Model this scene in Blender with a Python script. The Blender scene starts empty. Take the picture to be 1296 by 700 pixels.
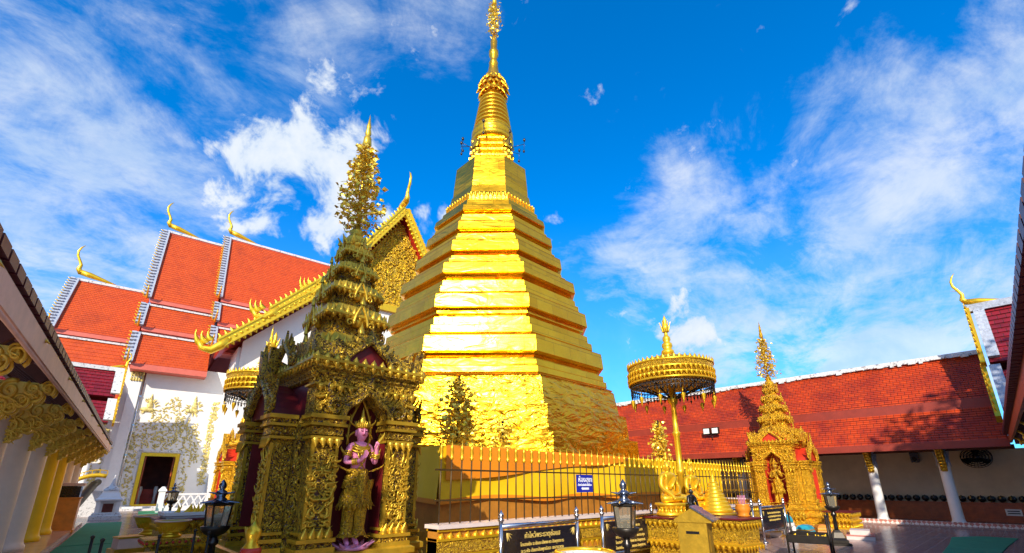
import bpy, bmesh, math, random
from math import sin, cos, pi, radians, sqrt
from mathutils import Vector, Matrix

random.seed(7)
scene = bpy.context.scene
COL = scene.collection
R = radians

# ------------------------------------------------------------------ camera, sky, sun, exposure
# world axes: X runs along the near side of the chedi fence, Y runs away from it towards the viharn
cd = bpy.data.cameras.new('camera'); cam = bpy.data.objects.new('camera', cd); COL.objects.link(cam)
cam.location = (0, 0, 1.6); cam.rotation_euler = (R(90 + 17.4), 0, R(47 - 90))
cd.sensor_width = 36; cd.lens = 16.11; cd.shift_y = 0.0633; cd.clip_start = .05; cd.clip_end = 3000
scene.camera = cam

SUN_AZ = Vector((-.80, -.60)).normalized(); SUN_EL = R(28)          # horizontal direction towards the sun
S = Vector((SUN_AZ.x * cos(SUN_EL), SUN_AZ.y * cos(SUN_EL), sin(SUN_EL)))
sl = bpy.data.lights.new('sun', 'SUN'); sun = bpy.data.objects.new('sun', sl); COL.objects.link(sun)
sl.energy = 4.6; sl.angle = R(.5); sl.color = (1, .90, .74)
sun.rotation_euler = S.to_track_quat('Z', 'Y').to_euler()

w = bpy.data.worlds.new('World'); scene.world = w; w.use_nodes = True
def build_world():
    nt = w.node_tree; N = nt.nodes; L = nt.links
    bg = N['Background']; bg.inputs['Strength'].default_value = SKY_STRENGTH
    sky = N.new('ShaderNodeTexSky'); sky.sky_type = 'NISHITA'; sky.sun_disc = False
    sky.sun_elevation = SUN_EL; sky.sun_rotation = math.atan2(SUN_AZ.x, SUN_AZ.y)
    sky.air_density = 1.0; sky.dust_density = .3; sky.ozone_density = 3.0
    hs = N.new('ShaderNodeHueSaturation'); hs.inputs['Saturation'].default_value = SKY_SAT; hs.inputs['Hue'].default_value = .49
    hs.inputs['Value'].default_value = SKY_VAL
    tint = N.new('ShaderNodeMix'); tint.data_type = 'RGBA'; tint.blend_type = 'MULTIPLY'; tint.inputs[0].default_value = 1; tint.inputs[7].default_value = (*SKY_TINT, 1)
    L.new(sky.outputs[0], tint.inputs[6]); L.new(tint.outputs[2], hs.inputs['Color'])
    tc = N.new('ShaderNodeTexCoord')
    def math_(op, a, b=None, c=None):
        n = N.new('ShaderNodeMath'); n.operation = op
        for i, v in enumerate((a, b, c)):
            if v is None: continue
            if hasattr(v, 'is_output'): L.new(v, n.inputs[i])
            else: n.inputs[i].default_value = v
        return n.outputs[0]
    def mapr(x, a, b, c=0, d=1):
        n = N.new('ShaderNodeMapRange'); n.interpolation_type = 'SMOOTHSTEP'
        n.inputs[1].default_value = a; n.inputs[2].default_value = b; n.inputs[3].default_value = c; n.inputs[4].default_value = d
        L.new(x, n.inputs[0]); return n.outputs[0]
    # project the direction on a cloud layer far above: d.xy / (d.z + k)
    sep = N.new('ShaderNodeSeparateXYZ'); L.new(tc.outputs['Generated'], sep.inputs[0])
    zz = math_('ADD', math_('MAXIMUM', sep.outputs[2], 0.0), .22)
    comb = N.new('ShaderNodeCombineXYZ')
    L.new(math_('DIVIDE', sep.outputs[0], zz), comb.inputs[0]); L.new(math_('DIVIDE', sep.outputs[1], zz), comb.inputs[1])
    def noise(vec, scale, detail, rough, dist, off=(0, 0, 0), sc=(1, 1, 1), rot=0):
        m = N.new('ShaderNodeMapping'); m.inputs['Location'].default_value = off; m.inputs['Scale'].default_value = sc
        m.inputs['Rotation'].default_value = (0, 0, rot)
        L.new(vec, m.inputs[0])
        n = N.new('ShaderNodeTexNoise'); n.inputs['Scale'].default_value = scale; n.inputs['Detail'].default_value = detail
        n.inputs['Roughness'].default_value = rough; n.inputs['Distortion'].default_value = dist
        L.new(m.outputs[0], n.inputs['Vector']); return n.outputs[0]
    def blob(d, inner, outer):                       # 1 within `inner` degrees of a direction, 0 beyond `outer`
        n = N.new('ShaderNodeVectorMath'); n.operation = 'DOT_PRODUCT'; L.new(tc.outputs['Generated'], n.inputs[0])
        n.inputs[1].default_value = Vector(d).normalized()
        return mapr(n.outputs['Value'], cos(R(outer)), cos(R(inner)))
    thin = noise(comb.outputs[0], 1.9, 12, .66, .55, (3.1, 1.7, 0), (.8, 1.3, 1), R(60))
    fine = noise(comb.outputs[0], 6.0, 10, .68, .5, (7.3, .4, 0), (1, 1.2, 1), R(60))
    puff = noise(tc.outputs['Generated'], 9.0, 10, .60, .25, (1.2, 5.1, .7))
    wisps = None
    for d, i, o, k in WISPS:
        b = math_('MULTIPLY', blob(d, i, o), k)
        wisps = b if wisps is None else math_('MAXIMUM', wisps, b)
    puffs = None
    for d, i, o, k in PUFFS:
        b = math_('MULTIPLY', blob(d, i, o), k)
        puffs = b if puffs is None else math_('MAXIMUM', puffs, b)
    tn = math_('ADD', math_('MULTIPLY', thin, .7), math_('MULTIPLY', fine, .3))
    wm = mapr(math_('ADD', tn, math_('MULTIPLY', wisps, .19)), .56, .80)
    pm = mapr(math_('ADD', math_('MULTIPLY', puff, 1.7), math_('MULTIPLY', puffs, .34)), 1.06, 1.30)
    haze = mapr(sep.outputs[2], .02, .55, .30, 0.0)
    wm2 = math_('MULTIPLY', wm, .74)
    mask = math_('MAXIMUM', math_('MAXIMUM', wm2, math_('MULTIPLY', pm, .97)), haze)
    mix = N.new('ShaderNodeMix'); mix.data_type = 'RGBA'
    L.new(mask, mix.inputs[0]); L.new(hs.outputs[0], mix.inputs[6])
    cl = N.new('ShaderNodeMix'); cl.data_type = 'RGBA'
    L.new(mapr(puff, .35, .7), cl.inputs[0])
    cl.inputs[6].default_value = (*[c * CLOUD for c in (.62, .76, .95)], 1); cl.inputs[7].default_value = (*[c * CLOUD for c in (.92, .96, 1.0)], 1)
    L.new(cl.outputs[2], mix.inputs[7]); L.new(mix.outputs[2], bg.inputs['Color'])
SKY_STRENGTH = .13; SKY_SAT = 1.25; SKY_VAL = 1.0; CLOUD = 6.0; SKY_TINT = (.42, .95, 1.75)
WISPS = [((-.7, -.6, .45), 26, 52, 1.35), ((-.95, .15, .35), 14, 34, 1.2), ((.25, -.9, .5), 20, 46, 1.25), ((.72, -.68, .35), 24, 44, 1.3), ((-.6, .75, .35), 16, 33, 1.2), ((-.112, .891, .441), 4.2, 16.1, .85), ((.011, .918, .396), 3.6, 13.8, .9), ((.108, .749, .653), 3, 11.5, .7), ((.023, .744, .668), 2.7, 10.3, .6), ((.186, .660, .728), 2.4, 9.2, .85), ((.33, .537, .776), 2.4, 9.2, .85), ((-.135, .824, .551), 1.5, 5.8, .7), ((.822, .311, .477), 3.9, 13.5, .75), ((.84, .108, .532), 3.9, 12, .5), ((.916, -.009, .402), 4.5, 17.2, 1.1), ((.958, .091, .27), 5, 17, 1.3), ((.901, .325, .287), 3, 11.5, 1.0), ((.791, -.123, .599), 1.2, 4.6, .8), ((.797, .442, .412), 2.4, 9.2, .9), ((-.119, .942, .315), 3.6, 13.8, 1.0)]  # wide leading entries are unseen clouds, added to whiten reflections in the gold
PUFFS = [((.211, .814, .541), 4.5, 10.5, 1.2), ((.136, .807, .574), 1.8, 6.9, .9), ((.266, .746, .611), 1.5, 5.8, .9), ((.44, .75, .49), 2.6, 8, 1.15), ((.205, .709, .674), 1.2, 4.6, .8), ((.858, .417, .299), 2.2, 6.5, 1.2), ((.843, .465, .273), 1.2, 4.6, .9), ((.766, .532, .36), 1.2, 4.6, .85), ((.145, .852, .503), 1.8, 6.9, .9)]
build_world()
vs = scene.view_settings
scene.display_settings.display_device = 'sRGB'
vs.view_transform = 'Standard'; vs.look = 'None'; vs.exposure = .40; vs.gamma = 1; vs.use_curve_mapping = False
try:
    scene.cycles.max_bounces = 7; scene.cycles.diffuse_bounces = 3; scene.cycles.glossy_bounces = 4
    scene.cycles.transparent_max_bounces = 8; scene.cycles.sample_clamp_indirect = 6; scene.cycles.use_denoising = True
except Exception: pass

# ------------------------------------------------------------------ materials
def nmat(name):
    m = bpy.data.materials.new(name); m.use_nodes = True
    return m, m.node_tree.nodes, m.node_tree.links, m.node_tree.nodes['Principled BSDF']
def _noise(N, L, vec, scale, detail=4, rough=.55, dist=0.0):
    n = N.new('ShaderNodeTexNoise'); n.inputs['Scale'].default_value = scale; n.inputs['Detail'].default_value = detail
    n.inputs['Roughness'].default_value = rough; n.inputs['Distortion'].default_value = dist
    if vec: L.new(vec, n.inputs['Vector'])
    return n.outputs[0]
def _ramp(N, L, x, stops):
    r = N.new('ShaderNodeValToRGB'); e = r.color_ramp.elements
    while len(e) < len(stops): e.new(.5)
    for el, (p, c) in zip(e, stops):
        el.position = p; el.color = (*c, 1) if len(c) == 3 else c
    L.new(x, r.inputs[0]); return r.outputs[0]
def _mix(N, L, f, a, b, mode='MIX'):
    n = N.new('ShaderNodeMix'); n.data_type = 'RGBA'; n.blend_type = mode
    for i, v in ((0, f), (6, a), (7, b)):
        if hasattr(v, 'is_output'): L.new(v, n.inputs[i])
        elif i == 0: n.inputs[0].default_value = v
        else: n.inputs[i].default_value = (*v, 1)
    return n.outputs[2]
def _math(N, L, op, a, b=None):
    n = N.new('ShaderNodeMath'); n.operation = op
    for i, v in enumerate((a, b)):
        if v is None: continue
        if hasattr(v, 'is_output'): L.new(v, n.inputs[i])
        else: n.inputs[i].default_value = v
    return n.outputs[0]
def _bump(N, L, bsdf, h, strength=.5, dist=.02, prev=None):
    b = N.new('ShaderNodeBump'); b.inputs['Strength'].default_value = strength; b.inputs['Distance'].default_value = dist
    L.new(h, b.inputs['Height'])
    if prev: L.new(prev, b.inputs['Normal'])
    if bsdf: L.new(b.outputs[0], bsdf.inputs['Normal'])
    return b.outputs[0]
def plain(name, col, rough=.6, metal=0.0, var=.15, vs_=2.5, bump=.15, bs=30, dirt=None):
    m, N, L, B = nmat(name)
    tc = N.new('ShaderNodeTexCoord').outputs['Object']
    n = _noise(N, L, tc, vs_, 6, .65)
    c = _ramp(N, L, n, [(.3, [x * (1 - var) for x in col]), (.7, [min(1, x * (1 + var)) for x in col])])
    if dirt:
        d = _noise(N, L, tc, dirt[1], 8, .7, .4)
        c = _mix(N, L, _ramp(N, L, d, [(dirt[2], (0, 0, 0)), (dirt[2] + .14, (1, 1, 1))]), c, dirt[0])
    L.new(c, B.inputs['Base Color']); B.inputs['Roughness'].default_value = rough; B.inputs['Metallic'].default_value = metal
    if bump: _bump(N, L, B, _noise(N, L, tc, bs, 4), bump, .01)
    return m
def carved(name, gold, dark, scale=9, metal=.75, rough=.36, cover=.42, bump=1.0, dist=.03):
    m, N, L, B = nmat(name)
    tc = N.new('ShaderNodeTexCoord').outputs['Object']
    a = _noise(N, L, tc, scale, 2, .5, 2.6)
    ridge = _math(N, L, 'ABSOLUTE', _math(N, L, 'SUBTRACT', a, .5))           # curling lines of the noise
    ridge = _math(N, L, 'SUBTRACT', 1.0, _math(N, L, 'MULTIPLY', ridge, 7.0))
    v = N.new('ShaderNodeTexVoronoi'); v.feature = 'SMOOTH_F1'; v.inputs['Scale'].default_value = scale * 2.1; L.new(tc, v.inputs['Vector'])
    h = _math(N, L, 'MAXIMUM', ridge, _math(N, L, 'SUBTRACT', .85, _math(N, L, 'MULTIPLY', v.outputs['Distance'], 1.5)))
    f = _ramp(N, L, h, [(cover - .18, (0, 0, 0)), (cover + .14, (1, 1, 1))])
    tone = _noise(N, L, tc, 2.2, 5, .6)
    g = _ramp(N, L, tone, [(.3, [x * .82 for x in gold]), (.7, gold)])
    L.new(_mix(N, L, f, dark, g), B.inputs['Base Color'])
    L.new(_math(N, L, 'MULTIPLY', f, metal), B.inputs['Metallic']); B.inputs['Roughness'].default_value = rough
    _bump(N, L, B, h, bump, dist)
    return m
def gold_plate(name, gold, plate=(1.2, .5), wrinkle=.35, wscale=3.0, metal=.8, rough=.3, seam=True, wdet=2):
    m, N, L, B = nmat(name)
    tcn = N.new('ShaderNodeTexCoord'); tc = tcn.outputs['Object']
    mp = N.new('ShaderNodeMapping'); mp.inputs['Scale'].default_value = (1, 1, 2.4); L.new(tc, mp.inputs[0])
    wr = _noise(N, L, mp.outputs[0], wscale, wdet, .5, 1.2)
    fine = _noise(N, L, tc, 22, 3, .6)
    tone = _noise(N, L, tc, .9, 6, .65)
    c = _ramp(N, L, tone, [(.3, [gold[0] * .84, gold[1] * .78, gold[2] * .7]), (.7, gold)])
    nb = _bump(N, L, None, wr, wrinkle, .12)
    nb = _bump(N, L, None, fine, .06, .02, nb)
    if seam:
        br = N.new('ShaderNodeTexBrick'); br.inputs['Scale'].default_value = 1; br.inputs['Mortar Size'].default_value = .006
        br.inputs['Brick Width'].default_value = plate[0]; br.inputs['Row Height'].default_value = plate[1]; br.inputs['Mortar Smooth'].default_value = .3
        br.inputs['Color1'].default_value = (1, 1, 1, 1); br.inputs['Color2'].default_value = (.86, .80, .74, 1); br.inputs['Mortar'].default_value = (.45, .34, .2, 1)
        L.new(tcn.outputs['UV'], br.inputs['Vector'])
        c = _mix(N, L, 1.0, c, br.outputs['Color'], 'MULTIPLY')
        nb = _bump(N, L, None, _math(N, L, 'SUBTRACT', 1, br.outputs['Fac']), .5, .015, nb)
    L.new(nb, B.inputs['Normal']); L.new(c, B.inputs['Base Color'])
    rg = _math(N, L, 'ADD', rough - .08, _math(N, L, 'MULTIPLY', tone, .18)); L.new(rg, B.inputs['Roughness'])
    B.inputs['Metallic'].default_value = metal
    return m
def tiles(name, c1, c2, dark, bw=.26, rh=.22, rough=.55, stain=.58, mort=.4):
    m, N, L, B = nmat(name)
    tcn = N.new('ShaderNodeTexCoord')
    br = N.new('ShaderNodeTexBrick'); br.inputs['Scale'].default_value = 1; br.inputs['Brick Width'].default_value = bw; br.inputs['Row Height'].default_value = rh
    br.inputs['Mortar Size'].default_value = .012; br.inputs['Mortar Smooth'].default_value = .4; br.inputs['Bias'].default_value = -.1
    br.inputs['Color1'].default_value = (*c1, 1); br.inputs['Color2'].default_value = (*c2, 1); br.inputs['Mortar'].default_value = (*[x * mort for x in c2], 1)
    L.new(tcn.outputs['UV'], br.inputs['Vector'])
    st = _noise(N, L, tcn.outputs['Object'], .8, 8, .68, .5)
    c = _mix(N, L, _ramp(N, L, st, [(stain - .12, (0, 0, 0)), (stain + .14, (.75, .75, .75))]), br.outputs['Color'], dark)
    sp = _noise(N, L, tcn.outputs['Object'], 14, 5, .7)
    c = _mix(N, L, _ramp(N, L, sp, [(.62, (0, 0, 0)), (.75, (.55, .55, .55))]), c, dark)
    L.new(c, B.inputs['Base Color']); B.inputs['Roughness'].default_value = rough
    _bump(N, L, B, _math(N, L, 'SUBTRACT', 1, br.outputs['Fac']), .6, .02)
    return m

M = {}
M['chedi'] = gold_plate('beaten gold plate', (.90, .50, .022), (1.15, .6), .24, .8, .95, .23)
M['chedi_base'] = gold_plate('crumpled gold sheet', (.90, .49, .022), (1.9, 1.0), .9, 1.2, .95, .24, wdet=3)
M['chedi_spire'] = gold_plate('gilded spire metal', (.92, .50, .025), (1, 1), .2, 4, .85, .28, seam=False)
M['gold'] = plain('smooth gold paint', (.93, .55, .025), .30, .62, .1, 3, .2, 18)
M['gold_shaded'] = plain('shaded gold leaf', (.70, .44, .035), .33, .62, .22, 5, .3, 24)  # darker copy of the gold; puts the near shrine's shade into its colour
M['gold_dull'] = plain('dull gold lacquer', (.62, .37, .03), .42, .7, .25, 6, .3, 30)
M['gold_carved'] = carved('carved gilded stucco', (.80, .51, .04), (.055, .016, .004), 9, .6, .33, .50)  # gold darkened in colour too, for the same shaded shrine
M['gold_fine'] = carved('finely carved gilding', (.92, .56, .03), (.15, .045, .006), 15, .6, .36, .36, dist=.018)
M['gold_warm'] = carved('carved orange gold bracket', (1.0, .70, .10), (.50, .20, .015), 9, .15, .38, .36, dist=.02)
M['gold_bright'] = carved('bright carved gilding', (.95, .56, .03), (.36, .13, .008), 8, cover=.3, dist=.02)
M['bargeboard'] = plain('gilded bargeboard', (.92, .58, .03), .34, .6, .15, 5, .4, 12)
M['pediment'] = carved('gilded glass mosaic pediment', (.95, .60, .03), (.22, .13, .03), 3.2, cover=.35, dist=.05)
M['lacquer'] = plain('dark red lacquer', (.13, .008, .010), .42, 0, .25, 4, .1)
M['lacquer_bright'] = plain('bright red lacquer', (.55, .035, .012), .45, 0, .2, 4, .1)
M['white'] = plain('white limewash', (.80, .78, .75), .7, 0, .05, 1.2, .25, 14, ((.55, .52, .48), .9, .62))
M['white_clean'] = plain('white marble', (.82, .81, .80), .35, 0, .06, 3, .1)
M['white_old'] = plain('weathered white plaster', (.66, .66, .66), .8, 0, .12, 6, .5, 20, ((.10, .10, .11), 6, .52))
M['column'] = plain('cream column paint', (.86, .70, .56), .42, 0, .06, 3, .1)
M['column_yellow'] = plain('yellow column tone', (.95, .58, .01), .42, 0, .08, 3, .1)  # deeper yellow tone, given to two of the gallery columns
M['cream'] = plain('cream fascia paint', (.72, .46, .36), .5, 0, .12, 5, .2, 30, ((.45, .30, .24), 7, .62))
M['soffit'] = plain('dark red soffit boards', (.26, .04, .022), .6, 0, .3, 6, .2)
M['rafter'] = plain('dark timber rafter', (.10, .03, .02), .6, 0, .25, 6, .2)
M['pink_fascia'] = plain('salmon red fascia', (.62, .13, .09), .6, 0, .12, 2.5, .15)
M['tile_orange'] = tiles('orange clay roof tiles', (.62, .085, .008), (.54, .066, .007), (.30, .035, .008), .20, .24, .5, .62, .82)
M['red_fascia'] = plain('brick red fascia', (.27, .03, .014), .55, 0, .15, 2.5, .15)
M['tile_red'] = tiles('red clay roof tiles', (.58, .066, .008), (.48, .046, .008), (.18, .014, .014), .25, .25, .5, .55)
M['tile_burgundy'] = tiles('burgundy roof tiles', (.26, .010, .018), (.18, .008, .016), (.06, .006, .012), .25, .25, .45, .6)
M['verge'] = plain('grey white verge mortar', (.36, .40, .48), .7, 0, .3, 8, .4, 20, ((.08, .09, .14), 9, .56))
M['gallery_wall'] = plain('beige gallery wall', (.72, .58, .40), .75, 0, .12, 1.2, .15)
M['wood_red'] = plain('polished red wood panelling', (.38, .085, .022), .35, 0, .3, 4, .1)
M['wood_orange'] = plain('orange varnished wood', (.72, .24, .02), .35, 0, .2, 4, .1)
M['black'] = plain('black gloss paint', (.012, .012, .014), .25, .1, .3, 6, .05)
M['iron'] = plain('dark iron paint', (.030, .024, .018), .4, .5, .3, 8, .1)
M['fence_iron'] = plain('brown gold fence paint', (.085, .05, .015), .45, .4, .3, 8, .1)
M['steel'] = plain('brushed stainless steel', (.55, .55, .58), .22, 1, .1, 8, .05)
M['bronze'] = plain('dark bronze', (.055, .050, .048), .32, .85, .3, 8, .1)
M['lotus_blue'] = plain('blue grey lotus enamel', (.16, .19, .26), .22, .85, .25, 8, .1)
M['skin'] = plain('pink painted skin', (.90, .29, .48), .42, 0, .06, 6, .05)
M['lip'] = plain('painted dark red', (.35, .03, .08), .4, 0, .1)
M['ink'] = plain('dark painted line', (.03, .015, .02), .5, 0, .1)
M['blue_sign'] = plain('blue sign enamel', (.008, .020, .36), .3, 0, .08, 3, .02)
M['white_letter'] = plain('white lettering', (.82, .84, .9), .5, 0, .03, 3, 0)
M['gold_letter'] = plain('gold lettering', (.85, .62, .16), .4, .3, .05, 3, 0)
M['board'] = plain('black granite board', (.014, .012, .016), .12, 0, .4, 20, .02)
M['marble_base'] = plain('pale pink stone cap', (.70, .58, .54), .4, 0, .1, 4, .1, 30)
M['gold_bracket'] = plain('orange gold bracket paint', (1.0, .66, .09), .38, .12, .18, 9, .4, 14)
M['cloth'] = plain('yellow satin cloth', (.98, .58, .010), .42, 0, .07, 1.5, .25, 5)
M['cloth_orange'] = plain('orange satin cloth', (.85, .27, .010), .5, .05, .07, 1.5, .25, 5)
M['floor_warm'] = plain('warm polished terrazzo', (.74, .46, .30), .16, 0, .12, 3, .1)
M['terrace'] = plain('brown gold terrace wall', (.58, .24, .03), .5, .3, .25, 2.2, .4, 9)
M['teal'] = plain('teal plastic', (.02, .30, .42), .4, 0, .1)
M['rose'] = plain('rose pink enamel', (.60, .22, .36), .5, 0, .1)
M['leafgold'] = plain('bronze gold leaf', (.95, .60, .07), .3, .6, .3, 12, .1)
M['stucco_leaf'] = plain('gilded cream stucco', (.66, .52, .18), .5, .15, .6, 7, .2)
M['bark'] = plain('tree bark', (.12, .085, .055), .9, 0, .3, 5, .6)
M['foliage'] = plain('tree leaves', (.05, .10, .02), .55, 0, .4, 3, 0)
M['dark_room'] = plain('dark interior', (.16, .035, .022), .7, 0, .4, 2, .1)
def floor_mat():
    m, N, L, B = nmat('polished stone floor')
    tc = N.new('ShaderNodeTexCoord').outputs['Object']
    br = N.new('ShaderNodeTexBrick'); br.offset = .5; br.inputs['Scale'].default_value = 1; br.inputs['Brick Width'].default_value = .6; br.inputs['Row Height'].default_value = .3
    br.inputs['Mortar Size'].default_value = .008; br.inputs['Color1'].default_value = (.30, .17, .14, 1); br.inputs['Color2'].default_value = (.20, .125, .12, 1); br.inputs['Mortar'].default_value = (.36, .31, .28, 1)
    L.new(tc, br.inputs['Vector'])
    st = _noise(N, L, tc, .5, 8, .65)
    c = _mix(N, L, _ramp(N, L, st, [(.4, (0, 0, 0)), (.7, (.6, .6, .6))]), br.outputs['Color'], (.40, .27, .22))
    L.new(c, B.inputs['Base Color']); L.new(_math(N, L, 'ADD', .10, _math(N, L, 'MULTIPLY', st, .25)), B.inputs['Roughness'])
    _bump(N, L, B, br.outputs['Fac'], -.3, .004)
    return m
M['floor'] = floor_mat()
def carpet_mat(name, col):
    m, N, L, B = nmat(name)
    tc = N.new('ShaderNodeTexCoord').outputs['Object']
    n = _noise(N, L, tc, 2, 6, .7); n2 = _noise(N, L, tc, 90, 2, .6)
    c = _mix(N, L, .5, _ramp(N, L, n, [(.3, [x * .6 for x in col]), (.7, [x * 1.25 for x in col])]), _ramp(N, L, n2, [(.3, [x * .5 for x in col]), (.7, [x * 1.4 for x in col])]))
    L.new(c, B.inputs['Base Color']); B.inputs['Roughness'].default_value = .95; _bump(N, L, B, n2, .6, .01)
    return m
M['carpet'] = carpet_mat('green carpet', (.03, .27, .12))
def border_mat():
    m, N, L, B = nmat('pink and white border tiles')
    tc = N.new('ShaderNodeTexCoord').outputs['UV']
    ck = N.new('ShaderNodeTexChecker'); ck.inputs['Scale'].default_value = 9; mp = N.new('ShaderNodeMapping'); mp.inputs['Rotation'].default_value = (0, 0, R(45))
    L.new(tc, mp.inputs[0]); L.new(mp.outputs[0], ck.inputs['Vector'])
    ck.inputs['Color1'].default_value = (.78, .72, .66, 1); ck.inputs['Color2'].default_value = (.55, .20, .16, 1)
    n = _noise(N, L, tc, 14, 3)
    c = _mix(N, L, _ramp(N, L, n, [(.55, (0, 0, 0)), (.62, (.8, .8, .8))]), ck.outputs['Color'], (.30, .16, .05))
    L.new(c, B.inputs['Base Color']); B.inputs['Roughness'].default_value = .3
    return m
M['border'] = border_mat()
def glass_mat():
    m, N, L, B = nmat('smoked lantern glass')
    B.inputs['Base Color'].default_value = (.55, .50, .38, 1); B.inputs['Roughness'].default_value = .08; B.inputs['Transmission Weight'].default_value = .75; B.inputs['IOR'].default_value = 1.1
    return m
M['glass'] = glass_mat()

# ------------------------------------------------------------------ mesh helpers
class MB:
    def __init__(s): s.v = []; s.f = []; s.m = []; s.sm = []; s.uv = []
    def add(s, vs, fs, m=0, smooth=False, uvs=None):
        o = len(s.v); s.v += [tuple(v) for v in vs]
        for i, f in enumerate(fs):
            s.f.append([o + k for k in f]); s.m.append(m); s.sm.append(smooth); s.uv.append(uvs[i] if uvs else None)
        return s
    def box(s, x0, x1, y0, y1, z0, z1, m=0):
        v = [(x, y, z) for z in (z0, z1) for y in (y0, y1) for x in (x0, x1)]
        return s.add(v, [(0, 2, 3, 1), (4, 5, 7, 6), (0, 1, 5, 4), (2, 6, 7, 3), (0, 4, 6, 2), (1, 3, 7, 5)], m)
    def bar(s, a, b, w, h, m=0, up=(0, 0, 1)):                      # rectangular bar from a to b
        a = Vector(a); b = Vector(b); d = (b - a).normalized(); u = Vector(up)
        if abs(d.dot(u)) > .98: u = Vector((1, 0, 0))
        r = d.cross(u).normalized(); u = r.cross(d)
        v = [p + r * (i * w / 2) + u * (j * h / 2) for p in (a, b) for i, j in ((-1, -1), (1, -1), (1, 1), (-1, 1))]
        return s.add(v, [(0, 3, 2, 1), (4, 5, 6, 7), (0, 1, 5, 4), (1, 2, 6, 5), (2, 3, 7, 6), (3, 0, 4, 7)], m)
    def loft(s, rings, m=0, smooth=False, cap0=True, cap1=True, uvs=False):
        n = len(rings[0]); vs = [p for r in rings for p in r]; fs = []; us = []
        vv = 0
        per = [0]
        big = max(rings, key=lambda r: sum((Vector(r[i]) - Vector(r[i - 1])).length for i in range(n)))
        for i in range(n): per.append(per[-1] + (Vector(big[(i + 1) % n]) - Vector(big[i])).length)
        for k in range(len(rings) - 1):
            dv = (Vector(rings[k + 1][0]) - Vector(rings[k][0])).length
            for i in range(n):
                j = (i + 1) % n
                fs.append((k * n + i, k * n + j, (k + 1) * n + j, (k + 1) * n + i))
                us.append(((per[i], vv), (per[i + 1], vv), (per[i + 1], vv + dv), (per[i], vv + dv)))
            vv += dv
        if cap0: fs.append(tuple(range(n - 1, -1, -1))); us.append(None)
        if cap1: o = (len(rings) - 1) * n; fs.append(tuple(range(o, o + n))); us.append(None)
        return s.add(vs, fs, m, smooth, us if uvs else None)
    def lathe(s, prof, n=16, c=(0, 0, 0), ph=0.0, m=0, smooth=True, uvs=False):
        rings = [[(c[0] + max(r, 1e-4) * cos(ph + 2 * pi * i / n), c[1] + max(r, 1e-4) * sin(ph + 2 * pi * i / n), c[2] + z) for i in range(n)] for r, z in prof]
        return s.loft(rings, m, smooth, uvs=uvs)
    def stack(s, plan, prof, m=0, c=(0, 0, 0)):                      # plan(e) -> polygon grown by e
        return s.loft([[(c[0] + x, c[1] + y, c[2] + z) for x, y in plan(e)] for e, z in prof], m)
    def tube(s, pts, rad, n=8, m=0, smooth=True, flat=1.0):
        pts = [Vector(p) for p in pts]
        if not isinstance(rad, (list, tuple)): rad = [rad] * len(pts)
        rings = []; u = None
        for i, p in enumerate(pts):
            d = (pts[min(i + 1, len(pts) - 1)] - pts[max(i - 1, 0)]).normalized()
            if u is None:
                u = Vector((0, 0, 1)) if abs(d.z) < .9 else Vector((1, 0, 0))
            r = d.cross(u)
            if r.length < 1e-5: r = d.orthogonal()
            r.normalize(); u = r.cross(d).normalized()
            rings.append([p + r * (rad[i] * cos(2 * pi * k / n)) + u * (rad[i] * flat * sin(2 * pi * k / n)) for k in range(n)])
        return s.loft(rings, m, smooth)
    def sphere(s, c, r, n=12, k=8, m=0):
        if not isinstance(r, (list, tuple)): r = (r, r, r)
        rings = [[(c[0] + r[0] * sin(pi * j / k) * cos(2 * pi * i / n), c[1] + r[1] * sin(pi * j / k) * sin(2 * pi * i / n), c[2] - r[2] * cos(pi * j / k)) for i in range(n)] for j in [.02] + list(range(1, k)) + [k - .02]]
        return s.loft(rings, m, True)
    def extr(s, poly, o, ax, ay, th, m=0):                           # 2-d outline in plane (o, ax, ay), given thickness centred
        o = Vector(o); ax = Vector(ax); ay = Vector(ay); n = ax.cross(ay).normalized() * (th / 2); k = len(poly)
        v = [o + ax * x + ay * y + n for x, y in poly] + [o + ax * x + ay * y - n for x, y in poly]
        fs = [tuple(range(k)), tuple(range(2 * k - 1, k - 1, -1))] + [(i, k + i, k + (i + 1) % k, (i + 1) % k) for i in range(k)]
        return s.add(v, fs, m)
    def flame(s, p, right, up, h, w, d=None, lean=.15, m=0):         # a kranok leaf: pointed, ridged on both sides
        p = Vector(p); r = Vector(right).normalized(); u = Vector(up).normalized(); out = r.cross(u); d = w * .3 if d is None else d
        lv = [(0, .42), (.16, .52), (.38, .44), (.62, .26), (.82, .13), (1, .0)]
        v = []
        for t, wd in lv:
            c = p + u * (h * t) + r * (lean * h * sin(t * 2.6) * (1 if t < .8 else 1.15))
            e = d * (1 - t * .7)
            v += [c - r * (w * wd), c + out * e, c + r * (w * wd), c - out * e]
        fs = []
        for k in range(len(lv) - 1):
            a = 4 * k
            for i in range(4):
                j = (i + 1) % 4
                fs.append((a + i, a + j, a + 4 + j, a + 4 + i))
        return s.add(v, fs, m, True)
    def spiral(s, c, ax, ay, r, turns=1.6, th=.03, m=0, start=0.0, hand=1):
        c = Vector(c); ax = Vector(ax); ay = Vector(ay); pts = []; rr = []
        n = int(14 * turns)
        for i in range(n + 1):
            t = i / n; a = start + hand * 2 * pi * turns * t; q = r * (1 - t * .85)
            pts.append(c + ax * (q * cos(a)) + ay * (q * sin(a))); rr.append(th * (1 - .55 * t))
        return s.tube(pts, rr, 6, m)
    def xform(s, mat):
        s.v = [tuple(mat @ Vector(v)) for v in s.v]; return s
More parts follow.
